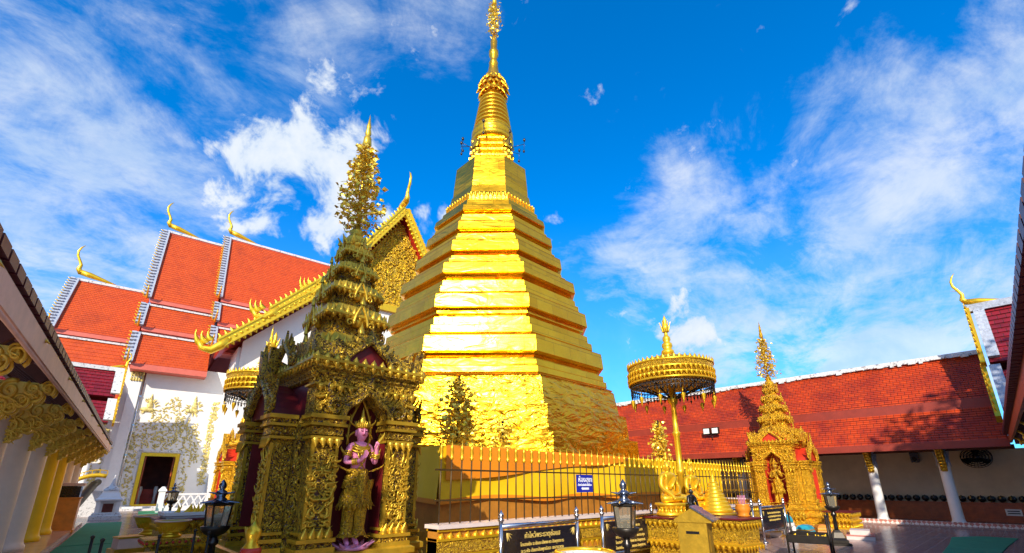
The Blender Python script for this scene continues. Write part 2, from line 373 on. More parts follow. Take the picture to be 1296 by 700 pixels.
    def mesh(s, name, mats):
        me = bpy.data.meshes.new(name); me.from_pydata(s.v, [], s.f)
        for q in (mats if isinstance(mats, (list, tuple)) else [mats]): me.materials.append(M[q] if isinstance(q, str) else q)
        me.polygons.foreach_set('material_index', s.m); me.polygons.foreach_set('use_smooth', s.sm)
        if any(s.uv):
            ul = me.uv_layers.new(name='UVMap').data
            for p, u in zip(me.polygons, s.uv):
                if u:
                    for li, q in zip(p.loop_indices, u): ul[li].uv = q
        me.update(); return me
    def build(s, name, mats, parent=None, loc=None, rot=None):
        o = bpy.data.objects.new(name, s.mesh(name, mats)); COL.objects.link(o)
        if parent is not None: o.parent = parent
        if loc is not None: o.location = loc
        if rot is not None: o.rotation_euler = rot
        return o
def tag(o, label=None, cat=None, group=None, kind=None):
    if label: o['label'] = label
    if cat: o['category'] = cat
    if group: o['group'] = group
    if kind: o['kind'] = kind
    return o
def thing(name, label, cat, loc=(0, 0, 0), rz=0.0, group=None):
    o = bpy.data.objects.new(name, None); COL.objects.link(o); o.location = loc; o.rotation_euler = (0, 0, rz)
    o.empty_display_size = .2
    return tag(o, label, cat, group)
KIDS = {}
def copy_tree(o, parent=None):
    c = o.copy(); COL.objects.link(c)
    if parent is not None: c.parent = parent
    for ch in list(o.children): copy_tree(ch, c)
    return c
def dup(o, loc, rz, label, group=None):
    c = copy_tree(o); c.location = loc; c.rotation_euler = (0, 0, rz); c['label'] = label
    if group: c['group'] = group
    return c
def square(e0):
    return lambda e: [(-e0 - e, -e0 - e), (e0 + e, -e0 - e), (e0 + e, e0 + e), (-e0 - e, e0 + e)]
def rect(hx, hy):
    return lambda e: [(-hx - e, -hy - e), (hx + e, -hy - e), (hx + e, hy + e), (-hx - e, hy + e)]
def redent(a, d, k=2):                                              # square whose corners step in k times
    def f(e):
        q = []
        for cx, cy, sx in ((1, 1, 0), (-1, 1, 1), (-1, -1, 0), (1, -1, 1)):
            pts = [(a + e - d * i, a + e - d * (k - i) + 0) for i in range(k + 1)]
            seq = []
            for i in range(k + 1):
                x = a + e - d * i; y = a + e - d * (k - i)
                seq.append((x, y))
                if i < k: seq.append((a + e - d * (i + 1), y))
            if (cx, cy) in ((-1, 1), (1, -1)): seq = seq[::-1]
            q += [(cx * x, cy * y) for x, y in seq]
        return q
    return f
def plus(core, ah, ar):                                             # square core with an arm on every side
    def f(e):
        c = core + e; h = ah + e; r = ar + e
        q = []
        for k in range(4):
            a = pi / 2 * k; ca, sa = round(cos(a)), round(sin(a))
            for x, y in ((r, -h), (r, h), (c, h), (c, c)) if c > h + 1e-4 else ((r, -h), (r, h), (c, h)):
                q.append((x * ca - y * sa, x * sa + y * ca))
            if c > h + 1e-4:
                x, y = (h, c); q.append((x * ca - y * sa, x * sa + y * ca))
        return q
    return f
def roof_slope(mb, a, b, c, d, rows, lift=.035, m=0, under=None, th=.06):
    """stepped tile courses: a-b upper edge (left, right), d-c lower edge"""
    a, b, c, d = [Vector(p) for p in (a, b, c, d)]
    n = (b - a).cross(d - a).normalized()
    if n.z < 0: n = -n
    ax = (b - a).normalized(); s0 = ((a + d) / 2 - (b + c) / 2).length
    ln = ((d - a).length) / rows
    for i in range(rows):
        t0, t1 = i / rows, (i + 1) / rows
        p0 = a.lerp(d, t0); p1 = b.lerp(c, t0); q0 = a.lerp(d, t1) + n * lift; q1 = b.lerp(c, t1) + n * lift
        e0 = a.lerp(d, t1); e1 = b.lerp(c, t1)
        def U(p): return ((p - a).dot(ax), t0 * 0)
        v0 = i * ln
        us = [((p0 - a).dot(ax), v0), ((q0 - a).dot(ax), v0 + ln), ((q1 - a).dot(ax), v0 + ln), ((p1 - a).dot(ax), v0)]
        mb.add([p0, q0, q1, p1], [(0, 1, 2, 3)], m, False, [us])
        mb.add([q0, e0, e1, q1], [(0, 1, 2, 3)], m, False, [[us[1], us[1], us[2], us[2]]])
    k = -n * th
    mm = m if under is None else under
    mb.add([a, b, c, d, a + k, b + k, c + k, d + k], [(4, 5, 6, 7), (0, 4, 7, 3), (1, 2, 6, 5), (0, 1, 5, 4), (3, 7, 6, 2)], mm)
    return mb
def filigree(mb, o, ax, up, w, h, n, size, m=0, seed=0):
    """mirrored scrollwork of small curling leaves on a panel centred on o (bottom middle)"""
    rg_ = random.Random(seed * 77 + 5); o = Vector(o); ax = Vector(ax).normalized(); up = Vector(up).normalized(); out = ax.cross(up)
    for i in range(n):
        x = rg_.uniform(.02, .5) * w; z = h * (i + rg_.random()) / n; a = rg_.uniform(-.6, 1.9); k = size * rg_.uniform(.7, 1.25); ln = rg_.uniform(.2, .6); off = rg_.uniform(.0, .25) * size
        sp = rg_.random() < .28
        for sx in (-1, 1):
            p = o + ax * (sx * x) + up * z + out * off; r = ax * sx
            if sp: mb.spiral(p, r, up, k * .42, 1.2, k * .12, m, a, 1)
            else: mb.flame(p, r * cos(a) - up * sin(a), r * sin(a) + up * cos(a) + out * .18, k, k * .5, k * .16, ln, m)
    return mb
def text_mb(txt, size, align='CENTER', th=.004):
    cu = bpy.data.curves.new('text', 'FONT'); cu.body = txt; cu.size = size; cu.align_x = align; cu.align_y = 'CENTER'; cu.extrude = th
    o = bpy.data.objects.new('text', cu); COL.objects.link(o); dg = bpy.context.evaluated_depsgraph_get(); dg.update()
    me = bpy.data.meshes.new_from_object(o.evaluated_get(dg)); mb = MB()
    mb.add([v.co for v in me.vertices], [tuple(p.vertices) for p in me.polygons])
    bpy.data.objects.remove(o); bpy.data.meshes.remove(me); bpy.data.curves.remove(cu)
    return mb
def skin_mb(j, edges, sub=2):
    """j: name -> (x, y, z, r) ; grows one continuous skin"""
    names = list(j); me = bpy.data.meshes.new('sk'); me.from_pydata([j[n][:3] for n in names], [(names.index(a), names.index(b)) for a, b in edges], [])
    o = bpy.data.objects.new('sk', me); COL.objects.link(o)
    md = o.modifiers.new('s', 'SKIN'); md.use_smooth_shade = True
    for i, n in enumerate(names):
        r = j[n][3]; me.skin_vertices[0].data[i].radius = r if isinstance(r, tuple) else (r, r)
        me.skin_vertices[0].data[i].use_root = (i == 0)
    if sub:
        sd = o.modifiers.new('d', 'SUBSURF'); sd.levels = sub; sd.render_levels = sub
    dg = bpy.context.evaluated_depsgraph_get(); dg.update()
    r = bpy.data.meshes.new_from_object(o.evaluated_get(dg)); mb = MB()
    mb.add([v.co for v in r.vertices], [tuple(p.vertices) for p in r.polygons], 0, True)
    bpy.data.objects.remove(o); bpy.data.meshes.remove(r); bpy.data.meshes.remove(me)
    return mb
def XF(loc=(0, 0, 0), rx=0, ry=0, rz=0):
    return Matrix.Translation(loc) @ Matrix.Rotation(rz, 4, 'Z') @ Matrix.Rotation(ry, 4, 'Y') @ Matrix.Rotation(rx, 4, 'X')
def merge(dst, src, m=0):
    dst.add(src.v, src.f, m, src.sm[0] if src.sm else False); return dst

# ------------------------------------------------------------------ the setting: ground, carpets
mb = MB(); mb.add([(-400, -400, 0), (400, -400, 0), (400, 400, 0), (-400, 400, 0)], [(0, 1, 2, 3)])
tag(mb.build('courtyard_floor', 'floor'), kind='structure')
def sheet(name, pts, z, mat):
    m = MB(); k = len(pts)
    m.add([(x, y, z) for x, y in pts] + [(x, y, z - .012) for x, y in pts], [tuple(range(k))] + [(i, i + k, (i + 1) % k + k, (i + 1) % k) for i in range(k)])
    return m.build(name, mat)
tag(sheet('carpet', [(-.32, 12.0), (1.12, 12.0), (1.42, 18.1), (.20, 18.1)], .016, 'carpet'), 'long green carpet runner beside the cream gallery columns, the near piece', 'carpet')
tag(sheet('carpet', [(.23, 18.25), (1.45, 18.25), (2.25, 28.2), (1.05, 28.2)], .016, 'carpet'), 'green carpet runner in front of the little white pagoda, the far piece', 'carpet')
tag(sheet('carpet', [(3.0, 30.2), (4.5, 30.2), (5.05, 38.6), (3.75, 38.6)], .016, 'carpet'), 'green carpet leading up to the dark open doorway of the white hall', 'carpet')
tag(sheet('carpet', [(15.2, 1.75), (18.5, 1.85), (21.0, 2.0), (22.05, 1.4), (22.05, .55), (19.0, .72), (15.2, .85)], .016, 'carpet'), 'green carpet on the courtyard floor below the red roofed cloister', 'carpet')

# ------------------------------------------------------------------ the chedi
CC = (14.81, 17.64)
PH = R(248.5)
ch = thing('chedi', 'tall octagonal golden chedi with stepped tiers and a ringed spire', 'pagoda', (CC[0], CC[1], 0))
def octa(name, prof, mat, **k): 
    m = MB(); m.lathe([(r, z) for z, r in prof], 8, ph=PH, smooth=False, uvs=True); return m.build(name, mat, ch)
octa('crumpled_base', [(2.2, 7.25), (3.38, 7.2), (3.42, 6.86), (4.45, 6.78), (4.49, 6.5), (5.55, 6.32), (5.60, 6.22), (5.66, 6.22)], 'chedi_base')
tiers = [(6.72, 7.43, 5.88), (8.86, 9.52, 5.22), (10.70, 11.26, 4.70), (12.16, 12.74, 4.05), (13.56, 14.06, 3.57), (14.85, 15.20, 3.18)]
z0, r0 = 5.66, 6.30
for z1, z2, r1 in tiers:
    h = z1 - z0; dr = max(r0 - r1, .3)
    m = [(z0, r0 - .02), (z0 + .13 * h, r0 - .70 * dr), (z0 + .16 * h, r0 - .64 * dr), (z0 + .38 * h, r0 - .68 * dr), (z0 + .42 * h, r0 - 1.02 * dr), (z0 + .44 * h, r0 - .95 * dr), (z0 + .66 * h, r0 - .98 * dr), (z0 + .68 * h, r1 - .18),
         (z0 + .73 * h, r1 - .10 - .34 * dr), (z0 + .81 * h, r1 - .10 - .34 * dr), (z0 + .83 * h, r1 - .05 - .16 * dr), (z1 - .08, r1 - .18), (z1 - .04, r1 + .0), (z1, r1 + .05), (z2 - .05, r1 - .015), (z2, r1 - .03), (z2 + .002, r1 - .10)]
    octa('tier', m, 'chedi')
    z0, r0 = z2, r1
octa('upper_moulding', [(15.19, 3.05), (15.35, 2.80), (15.38, 2.84), (15.72, 2.78), (15.74, 2.66), (15.80, 2.66)], 'chedi')
m = MB(); m.lathe([(2.56, 15.78), (2.60, 15.84), (2.60, 16.22), (2.52, 16.28)], 8, ph=PH, smooth=False)
for k in range(8):                                                   # leaf border of the ornament band
    a0, a1 = PH + k * pi / 4, PH + (k + 1) * pi / 4
    for i in range(9):
        t = (i + .5) / 9; x = 2.62 * ((1 - t) * cos(a0) + t * cos(a1)); y = 2.62 * ((1 - t) * sin(a0) + t * sin(a1)); am = (a0 + a1) / 2
        m.flame((x, y, 16.24), (-sin(am), cos(am), 0), (0, 0, -1), .3, .19, .06, 0)
        m.flame((x, y, 15.80), (-sin(am), cos(am), 0), (0, 0, 1), .16, .14, .05, 0)
m.build('ornament_band', 'chedi_spire', ch)
octa('bell', [(16.27, 2.50), (16.42, 2.42), (16.90, 2.34), (16.92, 2.27), (17.5, 2.24), (18.9, 2.12), (18.96, 2.05), (19.02, 1.4)], 'chedi')
m = MB()
for i in range(5):
    z = 18.98 + i * .44; e = -.05 * i
    m.stack(redent(1.18, .19, 2), [(e + .0, z), (e + .16, z + .10), (e + .16, z + .22), (e - .02, z + .36), (e - .04, z + .44)])
for k in range(4):                                                   # zigzag leaf pediments on each side of the harmika
    a = k * pi / 2 + R(226); d = Vector((cos(a), sin(a), 0)); s_ = Vector((-sin(a), cos(a), 0))
    for z in (19.2, 19.75, 20.3):
        m.flame(d * 1.37 + Vector((0, 0, z)), s_, (0, 0, 1), .7, 1.0, .08, 0)
m.xform(Matrix.Rotation(R(47), 4, 'Z')); m.build('harmika', 'chedi_spire', ch)
m = MB(); prof = [(1.10, 21.1), (1.28, 21.25), (1.30, 21.45), (1.14, 21.6), (1.26, 21.75), (1.26, 21.95), (1.12, 22.1)]
zz, rr = 22.1, 1.08
for i in range(8):
    prof += [(rr + .08, zz + .03), (rr + .11, zz + .10), (rr + .07, zz + .17), (rr - .10, zz + .20), (rr - .12, zz + .31)]
    zz += .33; rr -= .050
prof += [(.56, zz), (.54, zz + .15)]
m.lathe(prof, 28); m.build('ring_spire', 'chedi_spire', ch)
m = MB(); m.lathe([(.5, 24.8), (.74, 25.1), (.80, 25.4), (.72, 25.9), (.5, 26.5), (.34, 27.0), (.27, 27.6), (.30, 27.7), (.24, 27.85), (.2, 28.2), (.30, 28.35), (.31, 28.7), (.2, 28.85), (.23, 29.6), (.1, 29.9), (.06, 30.3)], 20)
for row, (z, r, h, k_) in enumerate(((25.15, .70, .42, -1), (25.55, .84, .40, -1), (25.95, .76, .40, -1), (26.3, .58, .36, -1), (24.95, .60, .30, 1))):
    for i in range(14):
        a = 2 * pi * (i + .5 * (row % 2)) / 14; d = Vector((cos(a), sin(a), 0))
        m.flame(d * r + Vector((0, 0, z)), (-sin(a), cos(a), 0), (d * .6 + Vector((0, 0, k_))).normalized(), h, .38, .12, 0)
m.build('lotus_collar', 'chedi_spire', ch)
def leaf_tree(mb, z0, h, rad, n, leaf, rod=.035, seed=1, prof=None):  # gilded bodhi-leaf tree: rod, wires, diamond leaves
    rg = random.Random(seed)
    mb.tube([(0, 0, z0), (0, 0, z0 + h * 1.02)], rod, 6, 1)
    prof = prof or (lambda t: sin(pi * min(1, .12 + t * .80)) ** .8)
    nb = n // 9
    for b in range(nb):
        t = (b + .5) / nb; a = b * 2.399 + rg.uniform(-.3, .3); L_ = rad * prof(t) * rg.uniform(.72, 1.1)
        p0 = Vector((0, 0, z0 + h * t * .92)); d = Vector((cos(a), sin(a), 0)); p1 = p0 + d * L_ + Vector((0, 0, L_ * .28))
        mb.tube([p0, p0.lerp(p1, .5) + Vector((0, 0, L_ * .12)), p1], [rod * .32, rod * .26, rod * .16], 4, 1)
        for i in range(9):
            q = p0.lerp(p1, .22 + .78 * (i + .5) / 9) + Vector((rg.uniform(-1, 1), rg.uniform(-1, 1), rg.uniform(-1, 1))) * leaf * .9
            u = Vector((rg.uniform(-1, 1), rg.uniform(-1, 1), rg.uniform(-.9, .5))).normalized(); r = u.cross(Vector((rg.uniform(-1, 1), rg.uniform(-1, 1), rg.uniform(-1, 1)))).normalized(); k = leaf * rg.uniform(.75, 1.3)
            nrm = u.cross(r) * (k * .10)
            mb.add([q, q + u * k * .4 + r * k * .42 + nrm, q + u * k, q + u * k * .4 - r * k * .42 + nrm, q + u * k * .45 - nrm * 1.2], [(0, 1, 4), (1, 2, 4), (2, 3, 4), (3, 0, 4)], 0)
m = MB(); leaf_tree(m, 30.1, 3.0, .52, 330, .17, .05, 3); m.lathe([(.12, 32.9), (.16, 33.2), (.07, 33.5), (.1, 33.7), (.03, 34.6), (0, 35.2)], 10, m=1)
m.build('finial_tree', ['leafgold', 'gold'], ch)
for i in range(8):                                                    # little wind bells on arms round the spire
    lamps = MB(); a = PH + i * pi / 4 + .2; d = Vector((cos(a), sin(a), 0)); z = 20.4 + .5 * (i % 3)
    lamps.tube([d * 1.1 + Vector((0, 0, z)), d * 1.95 + Vector((0, 0, z + .12))], .018, 5); lamps.sphere(d * 1.98 + Vector((0, 0, z + .42)), (.08, .08, .13), 8, 5)
    lamps.tube([d * 1.95 + Vector((0, 0, z - .35)), d * 1.98 + Vector((0, 0, z + .5))], .014, 5); lamps.sphere(d * 1.95 + Vector((0, 0, z - .4)), (.07, .07, .10), 8, 5)
    lamps.build('wind_bell', 'bronze', ch)

# terrace the chedi stands on, with its cloth
TX0, TX1, TY0, TY1 = 6.85, 22.75, 10.0, 25.4
ter = thing('terrace', 'low brown gold square terrace wall around the chedi foot', 'terrace', (0, 0, 0))
m = MB(); m.box(TX0, TX1, TY0, TY1, 0, 2.36); m.build('wall', 'terrace', ter)
m = MB(); m.box(TX0 - .06, TX1 + .06, TY0 - .06, TY1 + .06, 2.362, 2.47); m.build('coping', 'gold_dull', ter)
m = MB(); m.box(TX0 - .12, TX1 + .12, TY0 - .12, TY1 + .12, .003, .5); m.build('footing', 'gold_dull', ter)
def cloth_side(mb, p0, p1, n_out, m=0):
    p0 = Vector(p0); p1 = Vector(p1); n_out = Vector(n_out); L_ = (p1 - p0).length; nx = max(8, int(L_ / .16)); nz = 12
    vs = []; fs = []; ms = []
    for i in range(nx + 1):
        t = i / nx; x = t * L_
        sag = .10 * abs(sin(x * pi / 3.9)) ** 1.5
        for k in range(nz + 1):
            q = k / nz; z = 2.56 - (1.42 - sag) * q
            f = .02 + .012 * sin(x * 5.1 + 2 * sin(x * .9)) * q + .03 * sin(x * 1.6 + q * 2.5) * q + .02 * sin(x * .8 - q * 4)
            vs.append(p0.lerp(p1, t) + n_out * (.09 + f) + Vector((0, 0, z)))
    for i in range(nx):
        for k in range(nz):
            a = i * (nz + 1) + k; tt = (i + .5) / nx; x = tt * L_; q = (k + .5) / nz
            mi = 1 if q > .955 else 0
            mb.add([vs[a], vs[a + 1], vs[a + nz + 2], vs[a + nz + 1]], [(0, 1, 2, 3)], mi, True)
m = MB()
cloth_side(m, (TX0 - .10, TY0, 0), (TX1 + .1, TY0, 0), (0, -1, 0)); cloth_side(m, (TX0, TY1, 0), (TX0, TY0 - .10, 0), (-1, 0, 0)); cloth_side(m, (TX1, TY0, 0), (TX1, TY1, 0), (1, 0, 0))
dc = m.build('draped_cloth', ['cloth', 'cloth_orange'])
m = MB(); n_ = 60; vs_ = []  # orange sheet over the top of the cloth, narrowing along the wall
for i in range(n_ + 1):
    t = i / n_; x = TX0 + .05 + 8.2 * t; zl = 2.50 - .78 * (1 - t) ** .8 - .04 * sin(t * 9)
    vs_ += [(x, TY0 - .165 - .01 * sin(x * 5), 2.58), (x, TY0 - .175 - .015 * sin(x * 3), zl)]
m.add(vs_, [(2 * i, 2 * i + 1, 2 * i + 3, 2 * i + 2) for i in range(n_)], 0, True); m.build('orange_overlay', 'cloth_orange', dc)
tag(dc, 'yellow and orange satin cloth wrapped round the terrace below the chedi', 'cloth')

# ------------------------------------------------------------------ fences round the chedi
def fence(name, label, p0, p1, step, low, mats, wall=True, off0=0.0):
    p0 = Vector((*p0, 0)); p1 = Vector((*p1, 0)); d = (p1 - p0); L_ = d.length; d.normalize(); rz = math.atan2(d.y, d.x)
    f = thing(name, label, 'fence', p0, rz)
    if wall:
        m = MB(); m.box(0, L_, -.13, .13, 0, .94)
        m.build('low_wall', 'terrace', f)
        m = MB(); m.box(-.0, L_, -.155, .155, .10, .17); m.box(0, L_, -.15, .15, .52, .56); m.box(0, L_, -.165, .165, .76, .80); m.box(0, L_, -.17, .17, .90, .941)
        n = int(L_ / .17)
        for i in range(n):
            m.flame(((i + .5) * L_ / n, -.135, .80), (1, 0, 0), (0, 0, 1), .10, .14, .03, 0)
            m.flame(((i + .5) * L_ / n, -.135, .52), (1, 0, 0), (0, 0, -1), .12, .15, .03, 0)
        m.build('moulding', 'gold', f)
        m = MB(); m.box(.0, L_, -.145, .145, .57, .755); m.box(0, L_, -.143, .143, .18, .40)
        m.build('carved_panel', 'gold_fine', f)
        m = MB(); m.box(-.02, L_ + .02, -.2, .2, .942, 1.0); m.build('cap', 'marble_base', f)
    m = MB()
    for z in (1.36, 1.84): m.box(0, L_, -.012, .012, z - .014, z + .014)
    m.build('rail', mats[0], f)
    pk = MB(); pk.tube([(0, 0, 1.0), (0, 0, 2.12)], .013, 6, 0)
    pk.lathe([(.016, 2.0), (.03, 2.02), (.03, 2.05), (.018, 2.07), (.034, 2.12), (.024, 2.18), (.034, 2.2), (.012, 2.24), (.0, 2.36)], 8, m=1)
    me = pk.mesh('picket', mats)
    n = int(L_ / step)
    for i in range(n):
        o = bpy.data.objects.new('picket', me); COL.objects.link(o); o.parent = f; o.location = ((i + .5) * L_ / n, 0, 0)
    return f
fence('iron_fence', 'brown iron picket fence with gold tips on a carved gilded wall, before the yellow cloth', (4.38, 6.53), (17.6, 6.53), .21, 0, ['fence_iron', 'gold'])
fence('sunlit_gold_fence', 'picket fence coloured sunlit gold between the gilded parasol and the bright golden shrine', (24.3, 9.0), (24.3, 26.0), .2, 0, ['gold', 'gold'])  # pickets coloured gold throughout, sunlight on them put into the colour
fence('side_fence', 'dark iron picket fence running back behind the shaded carved shrine', (3.5, 9.75), (5.7, 24.0), .3, 0, ['iron', 'gold_dull'])

# ------------------------------------------------------------------ shrines
def arch_pts(w, z0, z1, n=9, cusp=.06):                               # cusped pointed opening, from right spring to left spring
    q = []
    for i in range(2 * n + 1):
        t = i / (2 * n); a = pi * t
        x = w * cos(a); k = abs(cos(a)); z = z0 + (z1 - z0) * (1 - k ** 1.7) ** .78
        z += cusp * (abs(sin(3.0 * a)) - .5) * (0 < i < 2 * n)
        if i == n: z += (z1 - z0) * .14
        q.append((x, z))
    return q
def pier(mb, cx, y, z0, z1, hw, dep, out):
    """carved pier standing at local y (front face) with mouldings; m: 0 carved, 1 plain gold"""
    y0, y1 = y, y + dep
    mb.box(cx - hw + .03, cx + hw - .03, y0 + .03, y1, z0, z1, 0)
    for s in (-1, 1): mb.box(cx + s * (hw - .045) - .022, cx + s * (hw - .045) + .022, y0 + .012, y0 + .06, z0 + .34, z1 - .42, 1)
    def band(za, zb, e, m=1): mb.box(cx - hw - e, cx + hw + e, y0 - e, y1, za, zb, m)
    band(z0, z0 + .07, .05); band(z0 + .07, z0 + .14, .02, 0); band(z0 + .14, z0 + .19, .05); band(z0 + .24, z0 + .28, .015)
    band(z1 - .06, z1, .07); band(z1 - .13, z1 - .06, .035, 0); band(z1 - .17, z1 - .13, .055); band(z1 - .36, z1 - .32, .02); band(z1 - .30, z1 - .19, .01, 0)
    n = 4
    for i in range(n):
        x = cx - hw + (i + .5) * 2 * hw / n
        mb.flame((x, y0 - .005, z0 + .19), (1, 0, 0), (0, -.35, 1), .17, .15, .04, 0, 1)
        mb.flame((x, y0 - .005, z1 - .36), (1, 0, 0), (0, -.3, -1), .14, .13, .04, 0, 1)
    filigree(mb, (cx, y0 + .035, z0 + .36), (1, 0, 0), (0, 0, 1), 2 * hw - .12, z1 - z0 - .98, 44, .12, 1, int(cx * 10) + 20)
def make_shrine(name, label, loc, carve, goldm, lac, group=None, rz=0.0):
    """front and back arms carry the cornice; the two side arms are lower, with a pointed arch before a red vault"""
    sh = thing(name, label, 'shrine', loc, rz, group)
    P = plus(.80, .84, 1.28)
    m = MB(); m.stack(P, [(.20, 0), (.20, .14), (.12, .16), (.12, .26), (.18, .30), (.18, .36), (.05, .46), (.05, .54), (.11, .58), (.11, .66), (.07, .68)])
    for k in range(4):
        rot = XF(rz=k * pi / 2); t = MB()
        for i in range(13):
            x = -.90 + i * .15; t.flame((x, -1.43, .37), (1, 0, 0), (0, .25, 1), .16, .16, .05, 0)
            t.flame((x, -1.47, .29), (1, 0, 0), (0, .1, -1), .13, .15, .04, 0)
        merge(m, t.xform(rot))
    m.build('plinth', goldm, sh)
    m = MB(); m.box(-.82, .82, -.84, .84, .66, 3.18)
    for k in range(4):
        o_ = .395 if k % 2 == 0 else .495
        for sg_ in (-1, 1): q = MB(); q.box(sg_ * o_ - .012, sg_ * o_ + .012, -1.17, -.85, .7, 2.6); merge(m, q.xform(XF(rz=k * pi / 2)))
    m.build('core', lac, sh)
    for k in range(4):
        rot = XF(rz=k * pi / 2); main = k % 2 == 0
        for s in (-1, 1):
            t = MB(); pier(t, s * (.615 if main else .67), -1.28, .68, 2.62, .225 if main else .18, .34, 1); t.xform(rot); t.build('pier', [carve, goldm], sh)
        for s in (-1, 1):
            t = MB(); t.box(s * .85 - .05, s * .85 + .05, -.93, -.80, .68, 2.6, 0); t.xform(rot); t.build('corner_strip', [carve, goldm], sh)
        if main:
            t = MB(); ap = arch_pts(.385, 2.58, 2.98)
            poly = [(-.85, 2.625), (-.385, 2.625)] + ap[::-1][1:-1] + [(.385, 2.625), (.85, 2.625), (.85, 3.2), (-.85, 3.2)]
            t.extr(poly, (0, -1.06, 0), (1, 0, 0), (0, 0, 1), .36, 0)
            t.box(-.90, .90, -1.29, -.86, 3.07, 3.10, 1)
            for i in range(11): t.flame((-.8 + i * .16, -1.27, 3.07), (1, 0, 0), (0, -.1, -1), .11, .14, .04, 0, 1)
            filigree(t, (0, -1.245, 3.10), (1, 0, 0), (0, 0, 1), 1.64, .06, 16, .08, 1, k)
            for sg_ in (-1, 1): filigree(t, (sg_ * .66, -1.245, 2.70), (1, 0, 0), (0, 0, 1), .30, .32, 16, .11, 1, k + 9)
            t.xform(rot); t.build('entablature', [carve, goldm], sh)
        w = .385 if main else .50; zb, zt_ = (2.58, 2.98) if main else (2.62, 3.16)
        t = MB(); ap = arch_pts(w, zb, zt_)
        t.tube([(x * 1.09, -1.285, z + .015) for x, z in ap], .055, 8, 0)
        t.tube([(x * 1.30, -1.265, z + .08) for x, z in arch_pts(w, zb + .02, zt_ + .02)], .045, 6, 0)
        for i in range(2, len(ap) - 2):
            x, z = ap[i]; t.flame((x * 1.32, -1.27, z + .10), (1, 0, 0), (x * 1.6, -.1, .7), .16 if main else .24, .11, .04, .2 if x > 0 else -.2)
        for s in (-1, 1):
            t.spiral((s * (w + .16), -1.29, zb + .17), (s, 0, 0), (0, 0, 1), .15, 1.5, .045, 0, R(200), -1)
            t.flame((s * (w + .15), -1.28, zb + .28), (s, 0, 0), (s * .3, 0, 1), .28, .16, .05, .3)
        t.flame((0, -1.29, zt_ + .12), (1, 0, 0), (0, -.05, 1), .36 if main else .58, .24, .07, 0)
        t.xform(rot); t.build('niche_arch', carve, sh)
        t = MB()
        if main:                                                      # pediment roof on the cornice, red inside
            t.extr([(x * 1.9, z) for x, z in arch_pts(.36, 3.46, 3.90, 6, 0)], (0, -.90, 0), (1, 0, 0), (0, 0, 1), .42, 0)
        else:                                                         # red vault behind the side arch
            t.extr([(x * 1.12, z) for x, z in arch_pts(w + .06, 2.64, 3.14, 7, 0)], (0, -1.0, 0), (1, 0, 0), (0, 0, 1), .44, 0)
        t.xform(rot); t.build('arm_roof', lac, sh)
        t = MB(); pz = 3.50
        t.tube([(x * 1.25, -1.02 if not main else -1.16, z) for x, z in arch_pts(.34, pz, 3.88, 6, .02)], .055, 8, 0)
        yy = -1.02 if not main else -1.16
        for s in (-1, 1):
            t.spiral((s * .50, yy, pz + .07), (s, 0, 0), (0, 0, 1), .12, 1.4, .045, 0, R(200), -1)
            for i in range(4): t.flame((s * (.42 - i * .1), yy, pz + .12 + i * .09), (s, 0, 0), (s * .4, 0, 1), .22, .12, .04, .2)
        t.flame((0, yy, 3.90), (1, 0, 0), (0, 0, 1), .30, .18, .05, 0)
        t.xform(rot); t.build('gable_arch', carve, sh)
    m = MB(); CP = rect(.86, 1.22)
    m.stack(CP, [(-.02, 3.18), (.03, 3.20), (.03, 3.23), (.07, 3.26), (.05, 3.31), (.12, 3.34), (.12, 3.36)])
    m.stack(CP, [(.09, 3.362), (.09, 3.42), (.15, 3.44), (.15, 3.48), (.03, 3.50)], 1)
    for k in range(4):
        rot = XF(rz=k * pi / 2); t = MB(); L_, dd = (.93, 1.37) if k % 2 == 0 else (1.28, 1.01); n = 13 if k % 2 == 0 else 17
        for i in range(n):
            x = -L_ + i * 2 * L_ / (n - 1); t.flame((x, -dd + .03, 3.43), (1, 0, 0), (0, -.12, -1), .10, .12, .04, 0); t.flame((x, -dd + .03, 3.48), (1, 0, 0), (0, 0, 1), .10, .11, .03, 0)
        filigree(t, (0, -dd + .045, 3.365), (1, 0, 0), (0, 0, 1), 2 * L_, .07, 18, .08, 0, k + 3); filigree(t, (0, -dd + .16, 3.20), (1, 0, 0), (0, 0, 1), 2 * L_, .06, 22, .10, 0, k + 5)
        merge(m, t.xform(rot), 1)
    m.build('cornice', [carve, goldm], sh)
    for k in range(4):                                                # pointed corner acroteria
        t = MB(); a = k * pi / 2 + pi / 4
        for s in (-1, 1):
            poly = [(0, 0), (.62, 0), (.78, .20), (.86, .58), (.66, .40), (.46, .34), (.30, .46), (.12, .40), (-.1, .5)]
            t2 = MB(); t2.extr([(x * .72, z * .92) for x, z in poly], (.36, 1.10, 3.47), (1, 0, 0), (0, 0, 1), .14, 0)
            if s < 0: t2.xform(Matrix(((0, .80, 0, 0), (1, 0, 0, 0), (0, 0, 1, 0), (0, 0, 0, 1))))
            merge(t, t2)
        t.xform(XF(rz=k * pi / 2)); t.build('corner_antefix', carve, sh)
    zt = [(3.49, 4.18, .66), (4.18, 4.76, .60), (4.76, 5.26, .49), (5.26, 5.72, .37), (5.72, 6.14, .26)]
